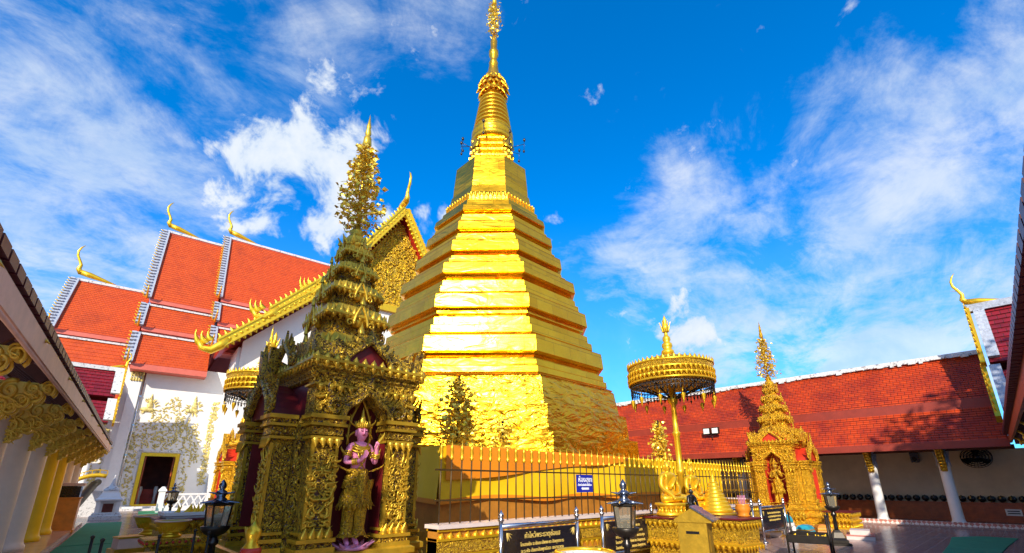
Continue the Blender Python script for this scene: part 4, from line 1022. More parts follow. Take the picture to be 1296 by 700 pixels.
# ------------------------------------------------------------------ cloister galleries
def column_mb(r=.23, h=3.05, base=True):
    t = MB(); t.lathe([(r * 1.25, 0), (r * 1.25, .12), (r * 1.1, .16), (r * 1.02, .24), (r, .5), (r * .94, h - .25), (r * .97, h - .2), (r * 1.0, h)], 20); return t
def bracket_mb(h=1.05, w=1.0):                                        # carved naga bracket from column to eave, in its own x-z plane (x outward)
    t = MB()
    poly = [(-.06, -h), (.10, -h * .96), (.20, -h * .78), (.34, -h * .74), (.40, -h * .54), (.58, -h * .52), (.64, -h * .34), (.80, -h * .32), (.90, -h * .14), (1.0, .0), (-.06, 0)]
    t.extr([(x * w, z) for x, z in poly], (0, 0, 0), (1, 0, 0), (0, 0, 1), .16, 0)
    for i in range(7):
        s = (i + .5) / 7; c = Vector((w * s * .98 + .04, 0, -h * (1 - s) * .92 - .03))
        t.sphere(c, (.07, .10, .07), 8, 6)
        for sy in (-1, 1): t.spiral(c + Vector((0, sy * .085, 0)), (1, 0, 0), (0, 0, 1), .10, 1.4, .026, 0, R(50 * i), 1)
    t.flame((w * .97, 0, -.05), (0, 0, 1), (1, 0, .25), .26, .16, .07, .5, 0)
    for i, (x, z, r) in enumerate(((.16, .22, .17), (.46, .18, .15), (.74, .12, .11), (.12, .55, .14), (.38, .48, .12), (.10, .82, .10), (.62, .36, .09), (.92, .05, .07))):
        for sy in (-1, 1):
            t.spiral((w * x, sy * .085, -h * z), (1, 0, 0), (0, 0, 1), r, 1.6, r * .24, 0, R(60 * i), 1); t.flame((w * x - r * .6, sy * .085, -h * z - r * .5), (1, 0, 0), (.8, sy * .2, -.5), r * 1.5, r * .7, .04, .4, 0)
    return t
# left gallery, in its own frame: x to the courtyard, y along it
lg = thing('cloister', 'cloister gallery with cream and yellow columns and big gilded naga brackets', 'gallery', (-1.04, 0, 0), R(-4.83))
m = MB(); roof_slope(m, (-4.4, 26.2, 7.0), (-4.4, 1.5, 7.0), (.12, 1.5, 3.46), (.12, 26.2, 3.46), 18, .04, 0, 1, .10)
roof_slope(m, (-4.4, 1.5, 7.0), (-4.4, 26.2, 7.0), (-8.6, 26.2, 3.5), (-8.6, 1.5, 3.5), 10, .04, 0, 1, .10); m.build('roof', ['tile_burgundy', 'soffit'], lg, (-.2, 0, -.22))
m = MB(); m.box(-4.6, -4.2, 1.5, 26.3, 6.96, 7.26); m.build('ridge', 'white_old', lg, (-.2, 0, -.22))
m = MB()
for i in range(82): m.box(.13, .19, 1.55 + i * .3, 1.80 + i * .3, 3.42, 3.52)
m.build('eave_tiles', 'tile_burgundy', lg, (-.2, 0, -.22))
m = MB(); m.box(.115, .165, 1.5, 26.2, 3.15, 3.385); m.build('fascia', 'cream', lg, (-.2, 0, -.22))
m = MB(); m.tube([(.135, 1.5, 3.13), (.135, 26.1, 3.13)], .022, 6); m.build('gutter_pipe', 'cream', lg, (-.2, 0, -.22))
m = MB()
for i in range(21): y = 1.9 + i * 1.2; m.bar((-4.2, y, 6.55), (-.02, y, 3.22), .09, .14)
m.bar((-1.05, 1.5, 3.12), (-1.05, 26.2, 3.12), .2, .24); m.bar((-2.4, 1.5, 5.0), (-2.4, 26.2, 5.0), .12, .16); m.build('rafters', 'rafter', lg, (-.2, 0, -.22))
m = MB(); m.box(-7.6, -.40, 1.5, 27.6, .004, .10); m.build('floor_slab', 'floor_warm', lg)
m = MB(); m.box(-7.7, -7.5, 1.5, 27.0, .1, .75); m.build('low_wall', 'gallery_wall', lg)
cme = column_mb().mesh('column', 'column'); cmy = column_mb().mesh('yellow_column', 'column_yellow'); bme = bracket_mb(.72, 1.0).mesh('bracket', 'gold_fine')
bme.materials.clear(); bme.materials.append(M['gold_bracket'])
for i, y in enumerate((4.7, 7.1, 9.5, 11.9, 14.34, 16.76, 19.2, 21.6, 24.0, 26.7)):
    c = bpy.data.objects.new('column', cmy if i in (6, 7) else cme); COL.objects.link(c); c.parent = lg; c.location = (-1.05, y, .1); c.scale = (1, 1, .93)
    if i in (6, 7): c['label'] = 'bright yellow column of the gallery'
    b = bpy.data.objects.new('bracket', bme); COL.objects.link(b); b.parent = lg; b.location = (-.94, y, 3.0); b.scale = (.78, 1.3, 1.0)
    t = MB()
    for k in range(12): a = 2 * pi * k / 12; t.flame((.235 * cos(a), .235 * sin(a), 2.95), (-sin(a), cos(a), 0), (cos(a) * .25, sin(a) * .25, -1), .20, .13, .03, 0)
    t.lathe([(.235, 2.9), (.27, 2.95), (.25, 3.0), (.30, 3.04), (.30, 3.1)], 16); t.build('capital', 'gold_bracket', c)
# right gallery, running along Y at X = 26.5
rgal = thing('cloister', 'red tiled two tier cloister with white columns behind the sunlit shrine', 'gallery', (26.48, 0, 0))
m = MB()
roof_slope(m, (1.9, 33, 7.15), (1.9, .1, 7.15), (.02, .1, 4.98), (.02, 33, 4.98), 22, .03, 0, 1, .1)
roof_slope(m, (-.05, 33, 4.62), (-.05, .1, 4.62), (-1.0, .1, 3.24), (-1.0, 33, 3.24), 14, .03, 0, 1, .1)
roof_slope(m, (1.9, .1, 7.15), (1.9, 33, 7.15), (5.4, 33, 3.4), (5.4, .1, 3.4), 12, .04, 0, 1, .1)
m.build('roof', ['tile_red', 'soffit'], rgal)
m = MB(); m.box(1.74, 2.06, .1, 33, 7.10, 7.30)
for i in range(110): y_ = .2 + i * .3 + rg.uniform(-.1, .1); m.box(1.70 - rg.random() * .08, 1.9, y_, y_ + rg.uniform(.1, .28), 7.11 - .10 * rg.random() ** 2, 7.18)
m.build('ridge', 'white_old', rgal)
m = MB(); m.box(-.08, .0, .1, 33, 4.58, 4.98); m.build('fascia', 'red_fascia', rgal); m = MB(); m.box(-1.04, -.94, .1, 33, 2.98, 3.26); m.box(-.939, -.4, .1, 33, 3.0, 3.05); m.build('fascia', 'red_fascia', rgal)
m = MB(); m.box(-.94, 3.2, .1, 33, 3.08, 3.12); m.bar((0, 0, 3.02), (0, 33, 3.02), .2, .16); m.build('ceiling', 'rafter', rgal)
m = MB(); m.box(2.9, 3.1, -6, 33, .1, 3.1); m.build('back_wall', 'gallery_wall', rgal)
m = MB(); m.box(2.72, 2.9, -6, 33, .1, .82); m.box(2.66, 2.9, -6, 33, .82, .88); m.box(2.69, 2.9, -6, 33, .1, .2)
for i in range(22): m.box(2.70, 2.72, -5.5 + i * 1.75, -4.0 + i * 1.75, .28, .74)
m.build('wood_dado', 'wood_red', rgal)
m = MB(); m.box(-.55, 3.1, -6, 33, 0, .10); m.box(-1.1, -.55, -6, 33, 0, .05); m.build('floor_slab', 'floor', rgal)
m = MB(); m.add([(-.56, -6, .0), (-.56, 33, .0), (-.56, 33, .20), (-.56, -6, .20), (-.42, -6, .20), (-.42, 33, .20), (-.42, 33, .1), (-.42, -6, .1)], [(0, 3, 2, 1), (3, 4, 5, 2), (4, 7, 6, 5)], 0, False, [[(0, 0), (0, .2), (39, .2), (39, 0)], [(0, .2), (0, .3), (39, .3), (39, .2)], [(0, .3), (0, .4), (39, .4), (39, .3)]])
m.build('tiled_edge', 'border', rgal)
wcm = column_mb(.19, 3.0).mesh('white_column', 'white')
for y in (-.75, 2.17, 4.6, 7.3, 10.3, 12.9, 15.6, 18.3, 21):
    c = bpy.data.objects.new('column', wcm); COL.objects.link(c); c.parent = rgal; c.location = (0, y, .06)
    t = bracket_mb(.95, .45); t.xform(XF((-.17, 0, 3.0), rz=pi)); t.build('bracket', 'gold_dull', c)
    t = MB(); t.lathe([(.185, 2.45), (.205, 2.5), (.20, 2.9), (.25, 2.96), (.25, 3.02)], 14)
    for k in range(10): a = 2 * pi * k / 10; t.flame((.20 * cos(a), .20 * sin(a), 2.55), (-sin(a), cos(a), 0), (cos(a) * .12, sin(a) * .12, -1), .3, .11, .02, 0); t.flame((.20 * cos(a), .20 * sin(a), 2.6), (-sin(a), cos(a), 0), (cos(a) * .2, sin(a) * .2, 1), .34, .12, .03, 0)
    t.build('capital', 'verge', c)
# raised corner pavilion roof at the right
cp = thing('corner_pavilion', 'burgundy gabled roof with a curled gold horn where two cloisters meet', 'pavilion', (26.48, 0, 0))
m = MB()
roof_slope(m, (.6, -.05, 8.75), (.6, -9, 8.75), (-.75, -9, 6.2), (-.75, -.05, 6.2), 12, .04, 0, 1, .1)
roof_slope(m, (-.8, -.0, 5.85), (-.8, -9, 5.85), (-2.3, -9, 3.95), (-2.3, .0, 3.95), 9, .04, 0, 1, .1)
roof_slope(m, (.6, -9, 8.75), (.6, -.05, 8.75), (4.4, -.05, 3.4), (4.4, -9, 3.4), 12, .04, 0, 1, .1)
m.build('roof', ['tile_burgundy', 'lacquer'], cp)
m = MB(); m.box(.42, .80, -9, .1, 8.7, 9.0); m.bar((.55, -.22, 8.85), (-.75, -.22, 6.42), .34, .14, 0, (-.8, 0, .6)); m.bar((-.85, -.16, 6.05), (-2.2, -.16, 4.25), .32, .14, 0, (-.8, 0, .6)); m.build('verge', 'verge', cp)
m = MB(); m.bar((.62, .12, 8.9), (-.85, .12, 6.15), .16, .34, 0, (-.8, 0, .6)); m.bar((-.75, .16, 6.0), (-2.4, .16, 3.85), .16, .34, 0, (-.8, 0, .6))
for i in range(9): m.flame((.5 - i * .15, .12, 8.8 - i * .28), (-1, 0, 0), (-.6, .2, .8), .32, .2, .05, .2)
for i in range(8): m.flame((-.9 - i * .19, .16, 5.9 - i * .255), (-1, 0, 0), (-.6, .2, .8), .32, .2, .05, .2)
m.build('bargeboard', 'gold', cp)
m = MB(); m.add([(.6, -.1, 8.6), (-.7, -.1, 6.15), (-2.2, -.1, 3.95), (4.3, -.1, 3.5), (4.3, -.1, 3.4)], [(0, 1, 2, 3)]); m.build('gable_wall', 'lacquer', cp)
chofa(cp, (.6, .05, 8.85), (0, -1, 0), 1.15)
# near right gallery along X, its eave just right of the camera
ng = thing('cloister', 'close dark red cloister eave joining the burgundy roof with the gold horn', 'gallery', (0, -.52, 0), R(1.67))
m = MB(); roof_slope(m, (.8, -4.2, 7.0), (25.6, -4.2, 7.0), (25.6, -.10, 3.46), (.8, -.10, 3.46), 16, .04, 0, 1, .1)
roof_slope(m, (25.6, -4.2, 7.0), (.8, -4.2, 7.0), (.8, -8.3, 3.46), (25.6, -8.3, 3.46), 8, .04, 0, 1, .1); m.build('roof', ['tile_burgundy', 'soffit'], ng)
m = MB()
for i in range(82): m.box(.9 + i * .3, 1.14 + i * .3, -.13, -.02, 3.40, 3.53)
m.build('eave_tiles', 'tile_burgundy', ng)
m = MB(); m.box(.8, 25.5, -.20, -.14, 3.10, 3.37); m.build('fascia', 'wood_red', ng)
m = MB()
for i in range(21): x = 1.3 + i * 1.2; m.bar((x, -4.0, 6.6), (x, -.2, 3.24), .09, .14)
m.bar((.8, -1.25, 3.12), (25.4, -1.25, 3.12), .2, .24); m.build('rafters', 'rafter', ng)
for x in (3.5, 6.4, 9.3, 12.2, 15.1, 18, 20.9, 23.8):
    c = bpy.data.objects.new('column', wcm); COL.objects.link(c); c.parent = ng; c.location = (x, -1.25, .1)
    b = bpy.data.objects.new('bracket', bme); COL.objects.link(b); b.parent = ng; b.location = (x, -1.08, 3.05); b.rotation_euler = (0, 0, pi / 2); b.scale = (.72, 1, .85)
m = MB(); m.box(.8, 25.9, -7.5, -.75, .004, .10); m.build('floor_slab', 'floor', ng)
m = MB(); m.box(.8, 25.9, -7.6, -7.4, .1, 4.3); m.build('back_wall', 'gallery_wall', ng)

# ------------------------------------------------------------------ gilded parasols
def make_parasol(name, label, loc, group):
    p = thing(name, label, 'parasol', loc, 0, group)
    m = MB(); m.lathe([(.30, 0), (.30, .18), (.22, .22), (.24, .34), (.14, .40), (.16, .5), (.10, .56)], 12); m.build('base', 'gold', p)
    m = MB(); m.lathe([(.085, .5), (.085, 1.9), (.12, 1.94), (.12, 2.02), (.085, 2.06), (.08, 2.9), (.11, 2.94), (.11, 3.0), (.075, 3.04), (.07, 3.75), (.13, 3.8), (.16, 3.95), (.10, 4.05), (.05, 4.3), (.05, 4.9)], 14)
    m.build('pole', 'gold', p)
    m = MB(); m.lathe([(1.16, 4.30), (1.19, 4.32), (1.21, 4.74), (1.22, 4.80), (1.16, 4.84), (.9, 4.95), (.5, 5.08), (.16, 5.16), (.1, 5.2)], 40); m.build('canopy', 'gold_fine', p)
    m = MB()
    for z in (4.32, 4.46, 4.62, 4.80): m.tube([(1.215 * cos(a), 1.215 * sin(a), z) for a in [2 * pi * i / 40 for i in range(41)]], .028, 6)
    for i in range(52):
        a = 2 * pi * i / 52; d = Vector((cos(a), sin(a), 0)); tn = (-sin(a), cos(a), 0)
        m.flame(d * 1.21 + Vector((0, 0, 4.80)), tn, (d.x * .15, d.y * .15, 1), .13, .14, .03, 0)
        m.flame(d * 1.225 + Vector((0, 0, 4.62)), tn, (0, 0, -1), .14, .14, .03, 0); m.flame(d * 1.225 + Vector((0, 0, 4.46)), tn, (0, 0, -1), .12, .14, .03, 0)
    m.build('canopy_trim', 'gold', p)
    m = MB()                                                          # filigree fringe under the drum
    for i in range(64):
        a = 2 * pi * i / 64; d = Vector((cos(a), sin(a), 0)); tn = Vector((-sin(a), cos(a), 0))
        h = .26 if i % 4 else .34
        m.spiral(d * 1.17 + Vector((0, 0, 4.20)), tn, (0, 0, 1), .055, 1.2, .012); m.tube([d * 1.17 + Vector((0, 0, 4.32)), d * 1.16 + Vector((0, 0, 4.32 - h))], .010, 4); m.flame(d * 1.16 + Vector((0, 0, 4.34 - h)), tn, (0, 0, -1), .10, .07, .02, 0)
        m.spiral(d * 1.165 + Vector((0, 0, 4.08)), tn, (0, 0, 1), .04, 1.1, .010)
    for z in (4.24, 4.13): m.tube([(1.165 * cos(a), 1.165 * sin(a), z) for a in [2 * pi * i / 40 for i in range(41)]], .012, 5)
    m.build('fringe', 'bronze', p)
    pm = MB(); pm.tube([(0, 0, 0), (0, 0, -.16)], .008, 4); pm.flame((0, 0, -.14), (1, 0, 0), (0, 0, -1), .24, .13, .04, 0); pm.flame((0, 0, -.14), (0, 1, 0), (0, 0, -1), .24, .13, .04, 0)
    me = pm.mesh('pendant', 'gold')
    for i in range(12):
        a = 2 * pi * i / 12 + .2; o = bpy.data.objects.new('pendant', me); COL.objects.link(o); o.parent = p; o.location = (1.15 * cos(a), 1.15 * sin(a), 4.02)
    m = MB(); m.lathe([(.10, 5.15), (.20, 5.2), (.18, 5.3), (.12, 5.34), (.16, 5.42), (.15, 5.5), (.09, 5.55), (.12, 5.62), (.11, 5.7), (.06, 5.75), (.05, 5.85), (.10, 5.92), (.09, 6.05), (.05, 6.12), (.07, 6.2), (.02, 6.34), (0, 6.4)], 14)
    for i in range(6): a = 2 * pi * i / 6; m.flame((.07 * cos(a), .07 * sin(a), 5.86), (-sin(a), cos(a), 0), (cos(a) * .3, sin(a) * .3, 1), .32, .1, .03, 0)
    m.build('finial', 'gold', p)
    m = MB()
    for i in range(10): a = 2 * pi * i / 10; m.bar((.08 * cos(a), .08 * sin(a), 3.9), (1.15 * cos(a), 1.15 * sin(a), 4.34), .03, .04)
    m.build('ribs', 'bronze', p)
    return p
ps = make_parasol('ceremonial_parasol', 'gilded tiered parasol on a pole above the golden seated Buddhas', (11.8, 6.15, -.05), 'gilded ceremonial parasols')
ps.scale = (.94, .94, 1)
dup(ps, (4.05, 15.6, -.02), .3, 'gilded tiered parasol half hidden behind the shaded carved shrine')

# golden bodhi trees on the terrace
def gold_tree(label, loc, h, rad, seed, n):
    t = thing('gilded_tree', label, 'ornament', loc, 0, 'gilded leaf trees inside the fence')
    m = MB(); leaf_tree(m, .05, h, rad, n, .15, .03, seed, lambda q: min(1, .3 + 4.5 * q) * (1.02 - .78 * q)); m.build('leaves', ['leafgold', 'bronze'], t)
    m = MB(); m.lathe([(.16, 0), (.16, .06), (.09, .1), (.12, .2), (.05, .26)], 12); m.build('vase', 'gold', t)
gold_tree('bronze leaved ornamental tree standing before the crumpled gold chedi base', (7.75, 10.55, 2.47), 2.05, .80, 21, 560)
gold_tree('small gilded leaf tree beside the parasol pole in front of the red roof', (18.75, 10.6, 2.47), 1.8, .55, 33, 420)
gold_tree('small low gilded leaf tree near the middle of the front terrace edge', (9.4, 10.5, 2.47), .95, .36, 35, 150)

# ------------------------------------------------------------------ Buddha images
def make_buddha(name, label, loc, rz, s, mat, sash=None, group='seated Buddha images by the fence'):
    b = thing(name, label, 'statue', loc, rz, group)
    J = {'hip': (0, .02, .14, (.20, .15)), 'waist': (0, .02, .32, (.14, .10)), 'chest': (0, .0, .50, (.19, .12)), 'neckb': (0, 0, .62, (.10, .08)), 'neck': (0, -.01, .68, .055), 'jaw': (0, -.02, .745, .075), 'face': (0, -.015, .81, .092), 'top': (0, 0, .87, .075), 'knot': (0, .0, .93, .045),
         'sr': (-.21, .0, .58, .075), 'er': (-.28, -.05, .34, .058), 'wr': (-.24, -.27, .19, .042), 'fr': (-.23, -.36, .12, (.05, .022)), 'sl': (.21, 0, .58, .075), 'el': (.28, -.04, .34, .058), 'wl': (.10, -.22, .19, .045), 'fl': (.0, -.25, .17, (.055, .025)),
         'tr': (-.18, -.05, .10, .12), 'kr': (-.40, -.20, .08, .09), 'ar': (-.06, -.34, .09, .055), 'tor': (.12, -.33, .10, .04), 'tl': (.18, -.05, .10, .12), 'kl': (.40, -.20, .08, .09), 'al': (.08, -.31, .06, .06)}
    E = [('hip', 'waist'), ('waist', 'chest'), ('chest', 'neckb'), ('neckb', 'neck'), ('neck', 'jaw'), ('jaw', 'face'), ('face', 'top'), ('top', 'knot'), ('neckb', 'sr'), ('sr', 'er'), ('er', 'wr'), ('wr', 'fr'), ('neckb', 'sl'), ('sl', 'el'), ('el', 'wl'), ('wl', 'fl'), ('hip', 'tr'), ('tr', 'kr'), ('kr', 'ar'), ('ar', 'tor'), ('hip', 'tl'), ('tl', 'kl'), ('kl', 'al')]
    for i in range(4):
        J['pf%d' % i] = (-.265 + i * .022, -.40, .07, .011); E.append(('fr', 'pf%d' % i)); J['qf%d' % i] = (-.075, -.265 + i * .02 - .02, .175, .011); E.append(('fl', 'qf%d' % i))
    m = skin_mb(J, E, 2); m.flame((0, -.115, .765), (1, 0, 0), (0, -.02, 1), .085, .034, .02, 0)
    for q in (-1, 1): m.sphere((q * .095, .0, .785), (.018, .03, .07), 8, 6)
    m.lathe([(.05, .95), (.04, 1.0), (.025, 1.02), (.035, 1.05), (.012, 1.13), (0, 1.16)], 10); m.xform(Matrix.Scale(s, 4)); m.build('body', mat, b)
    m = MB(); m.tube([(-.03 * s, -.112 * s, .752 * s), (0, -.118 * s, .75 * s), (.03 * s, -.112 * s, .752 * s)], .006 * s, 5)
    for q in (-1, 1): m.tube([(q * .015 * s, -.108 * s, .80 * s), (q * .04 * s, -.106 * s, .805 * s), (q * .06 * s, -.092 * s, .80 * s)], .005 * s, 5)
    m.build('face_lines', 'ink', b)
    m = MB(); m.tube([(.19 * s, -.02 * s, .62 * s), (.10 * s, -.125 * s, .54 * s), (0, -.145 * s, .42 * s), (-.10 * s, -.12 * s, .30 * s)], [.035 * s, .05 * s, .05 * s, .05 * s], 6, 0, True, .35); m.tube([(.13 * s, -.12 * s, .55 * s), (.13 * s, -.14 * s, .40 * s), (.12 * s, -.14 * s, .26 * s)], .035 * s, 6, 0, True, .3)
    m.build('robe_sash', sash or mat, b)
    m = MB(); prof = [(.40, -.28), (.42, -.24), (.36, -.2), (.33, -.14), (.36, -.08), (.44, -.04), (.42, 0)]
    m.loft([[(s * r * 1.1 * cos(a), s * (r * .82 * sin(a) - .1), s * z) for a in [2 * pi * i / 24 for i in range(24)]] for r, z in prof], 0, True)
    for i in range(18):
        a = 2 * pi * i / 18; m.flame((s * .37 * cos(a), s * (.28 * sin(a) - .1), s * -.14), (-sin(a), cos(a), 0), (cos(a) * .5, sin(a) * .5, 1), .13 * s, .11 * s, .03 * s, 0); m.flame((s * .37 * cos(a), s * (.28 * sin(a) - .1), s * -.15), (-sin(a), cos(a), 0), (cos(a) * .4, sin(a) * .4, -1), .1 * s, .11 * s, .03 * s, 0)
    m.build('lotus_throne', mat, b)
    return b
make_buddha('buddha_statue', 'large smooth golden Buddha seated left of the parasol pole', (10.2, 5.65, 1.22), -.25, .98, 'gold')
make_buddha('buddha_statue', 'golden Buddha seated right of the parasol pole', (11.55, 5.75, 1.22), -.25, .90, 'gold')
make_buddha('buddha_statue', 'bronze Buddha with a yellow sash, rightmost of the seated row', (12.45, 5.6, 1.12), -.4, .60, 'bronze', 'cloth')
make_buddha('buddha_statue', 'small dark bronze Buddha just above the sloping box lid', (10.05, 5.05, 1.06), -.2, .50, 'bronze', None)
# stepped gilded mound beside the second image
mo = thing('offering_cone', 'smooth golden stepped cone beside the seated Buddhas', 'ornament', (11.65, 5.25, .98))
m = MB(); pr = []
for i in range(9): r = .36 - i * .036; pr += [(r, i * .085), (r + .015, i * .085 + .04), (r - .01, i * .085 + .085)]
m.lathe(pr + [(.03, .84), (0, .95)], 18); m.build('cone', 'gold', mo)
m = MB(); m.lathe([(.44, -.06), (.44, -.01), (.38, 0)], 18); m.build('tray', 'gold_dull', mo)

def carved_altar(name, label, loc, rz, hx, hy, h, top='lacquer', group='carved gilded altar boxes'):
    a = thing(name, label, 'altar', loc, rz, group); P = rect(hx, hy)
    m = MB(); m.stack(P, [(-.06, h * .52), (-.04, h - .12), (0, h - .10), (0, h - .03)]); m.stack(P, [(-.08, .12), (-.10, h * .45)]); m.build('carved_body', 'gold_fine', a)
    m = MB(); m.stack(P, [(-.0, 0), (0, .06), (-.05, .08), (-.04, .12), (-.08, .122)]); m.stack(P, [(-.10, h * .45), (-.02, h * .47), (-.02, h * .51), (-.06, h * .52)])
    n = int(hx / .07)
    for sgn, L_, ax, ay in ((-1, hx, (1, 0, 0), (0, -1, 0)), (1, hx, (-1, 0, 0), (0, 1, 0)), (-1, hy, (0, 1, 0), (1, 0, 0)), (1, hy, (0, -1, 0), (-1, 0, 0))):
        ax = Vector(ax); out = Vector(ay) if ax.x else Vector((-ay[0], 0, 0)) * -1; dd = (hy if ax.x else hx)
        k = max(3, int(L_ * 2 / .12))
        for i in range(k):
            c = ax * (-L_ + (i + .5) * 2 * L_ / k) + out * (dd + .0)
            m.flame(c + Vector((0, 0, h - .10)), ax, (0, 0, -1), .10, .11, .03, 0); m.flame(c + Vector((0, 0, h * .47)), ax, (0, 0, -1), .09, .11, .03, 0); m.flame(c + Vector((0, 0, .07)), ax, (0, 0, 1), .10, .11, .03, 0)
    m.build('mouldings', 'gold', a)
    m = MB(); m.box(-hx - .03, hx + .03, -hy - .03, hy + .03, h - .028, h); m.build('table_top', top, a)
    return a
carved_altar('altar_box', 'wide carved gilded altar box carrying the large golden Buddha', (10.45, 5.55, 0), 0, .95, .42, .94)
carved_altar('altar_box', 'carved gilded altar box carrying the bronze Buddha and offering cone', (12.15, 5.5, 0), 0, .62, .42, .92)
carved_altar('altar_box', 'free standing carved gilded altar with a brown top right of the sloping box', (10.15, 4.25, 0), -.1, .42, .36, .97)
carved_altar('altar_box', 'carved altar with a white tray on top left of the shaded shrine', (2.05, 11.7, 0), 0, .62, .5, .98)
pot = thing('incense_pot', 'orange gold incense pot on the brown topped altar', 'pot', (10.45, 4.15, .972))
m = MB(); m.lathe([(.10, 0), (.13, .02), (.10, .05), (.13, .1), (.15, .17), (.13, .22), (.15, .25), (.12, .25), (.10, .12)], 16); m.build('bowl', 'wood_orange', pot)
m = MB()
for i in range(9): a = i * 2.4; m.tube([(.04 * cos(a), .04 * sin(a), .12), (.07 * cos(a), .07 * sin(a), .42)], .005, 4)
m.build('incense_sticks', 'rose', pot)
tr = thing('offering_tray', 'white tray on the carved altar beside the lotus lantern', 'tray', (2.05, 11.7, .982))
m = MB(); m.stack(rect(.55, .42), [(-.05, 0), (-.04, .03), (0, .05), (0, .11), (-.03, .11), (-.05, .05)]); m.build('tray', 'white_clean', tr)
m = MB()
for i in range(12): m.flame((rg.uniform(-.4, .4), rg.uniform(-.3, .3), .05), (1, 0, 0), (rg.uniform(-.5, .5), 0, 1), .22, .08, .02, .2)
m.build('flowers', 'cloth', tr)

# ------------------------------------------------------------------ notice boards of black stone in steel frames
def notice_board(label, x0, x1, y, lines, head=None):
    b = thing('notice_board', label, 'board', ((x0 + x1) / 2, y, 0), 0, 'black notice boards in steel frames'); hw = (x1 - x0) / 2
    for s in (-1, 1):
        m = MB(); m.tube([(s * hw, 0, 0), (s * hw, 0, 1.04)], .035, 12); m.lathe([(.05, 1.04), (.055, 1.07), (.03, 1.085), (.05, 1.11), (.045, 1.15), (.02, 1.18), (.0, 1.22)], 12, (s * hw, 0, 0)); m.lathe([(.09, .003), (.09, .03), (.04, .05)], 12, (s * hw, 0, 0)); m.build('post', 'steel', b)
    m = MB(); m.tube([(-hw, 0, .96), (hw, 0, .96)], .04, 12); m.tube([(-hw, 0, .30), (hw, 0, .30)], .03, 10); m.build('rail', 'steel', b)
    m = MB(); m.box(-hw + .06, hw - .06, -.018, .018, .34, .90); m.build('panel', 'board', b)
    m = MB()
    for s in (-1, 1):
        for i in range(5): m.flame((s * (hw - .12), -.024, .86), (1, 0, 0), (-s * (1 - i * .25), 0, -i * .25), .13, .05, .008, 0)
    m.build('corner_ornament', 'gold_letter', b)
    t = MB(); z = .79
    if head: q = text_mb(head, .115); q.xform(XF((0, -.025, z), rx=pi / 2)); merge(t, q); z -= .13
    for l in lines: q = text_mb(l, .075); q.xform(XF((0, -.025, z), rx=pi / 2)); merge(t, q); z -= .10
    t.build('lettering', 'gold_letter', b)
pali = ['โกเสยยัง ธะชัคคะปัพพะเต สิงคุตตะเร', 'อะระหัง สัมมาสัมพุทธัสสะ เกสาธาตุง', 'อิมัง ปะระมะธาตุง นะมามิ สิระสา', 'สักกัจจัง วันทามิ สัพพะทา']
notice_board('black notice board with gold Thai heading under the blue sign, the nearest board', 5.26, 7.16, 5.9, pali, 'คำไหว้พระธาตุช่อแฮ')
notice_board('black notice board with small gold lettering behind the middle lotus lantern', 7.94, 9.8, 5.9, pali[::-1] + pali[:1])
notice_board('dark notice board in a steel frame just right of the brown topped altar', 12.7, 14.75, 5.6, pali[1:])
notice_board('dark notice board in a steel frame in front of the sunlit shrine', 15.1, 17.1, 5.5, pali[:3])
# blue sign on the fence
sg = thing('blue_sign', 'small blue sign with white Thai lettering and an arrow hung on the iron fence', 'sign', (8.18, 6.49, 1.63))
m = MB(); m.box(-.27, .27, -.012, .0, -.18, .18); m.build('plate', 'blue_sign', sg)
t = MB(); q = text_mb('ห้องสุขา', .15); q.xform(XF((0.02, -.016, .075), rx=pi / 2)); merge(t, q); q = text_mb('สำหรับนักท่องเที่ยว', .062); q.xform(XF((0, -.016, -.03), rx=pi / 2)); merge(t, q)
t.extr([(-.13, 0), (-.08, .035), (-.08, .022), (.13, .022), (.13, -.022), (-.08, -.022), (-.08, -.035)], (0, -.016, -.105), (1, 0, 0), (0, 0, 1), .004); t.build('lettering', 'white_letter', sg)

# ------------------------------------------------------------------ lotus lanterns
def make_lantern(label, loc, rz, s=1.0):
    l = thing('lotus_lantern', label, 'lantern', loc, rz, 'lotus topped lantern posts')
    m = MB(); m.stack(square(.20), [(.05, 0), (.05, .06), (0, .08), (0, .14), (-.06, .2), (-.10, .34), (-.135, .40)]); m.build('foot', 'iron', l)
    m = MB(); m.lathe([(.06, .36), (.05, .5), (.045, .78), (.075, .80), (.075, .84), (.05, .88), (.05, .92)], 12); m.build('post', 'bronze', l)
    m = MB(); m.lathe([(.05, .90), (.13, .94), (.185, 1.0), (.20, 1.05), (.18, 1.06), (.05, 1.03)], 16); m.build('bowl', 'iron', l)
    m = MB(); m.stack(square(.13), [(-.03, 1.05), (-.005, 1.34)]); m.build('glass_panes', 'glass', l)
    m = MB()
    for i, j in ((-1, -1), (1, -1), (1, 1), (-1, 1)): m.bar((i * .105, j * .105, 1.04), (i * .13, j * .13, 1.35), .02, .02)
    m.stack(square(.13), [(0, 1.345), (.02, 1.36), (.02, 1.38), (-.02, 1.40)]); m.lathe([(.03, 1.05), (.03, 1.14)], 8); m.build('frame', 'iron', l)
    m = MB(); m.lathe([(.10, 1.39), (.09, 1.44), (.06, 1.47), (.08, 1.52), (.07, 1.56), (.03, 1.58), (.05, 1.61), (.055, 1.65), (.035, 1.69), (0, 1.74)], 14)
    for i in range(8):
        a = 2 * pi * i / 8; d = Vector((cos(a), sin(a), 0)); tn = (-sin(a), cos(a), 0)
        m.flame(d * .09 + Vector((0, 0, 1.41)), tn, (d.x, d.y, -.12), .19, .13, .025, 0)
        m.flame(d * .06 + Vector((0, 0, 1.52)), tn, (d.x, d.y, .18), .13, .10, .02, 0)
    m.build('lotus_top', 'lotus_blue', l)
    if s != 1.0: l.scale = (s, s, s)
    return l
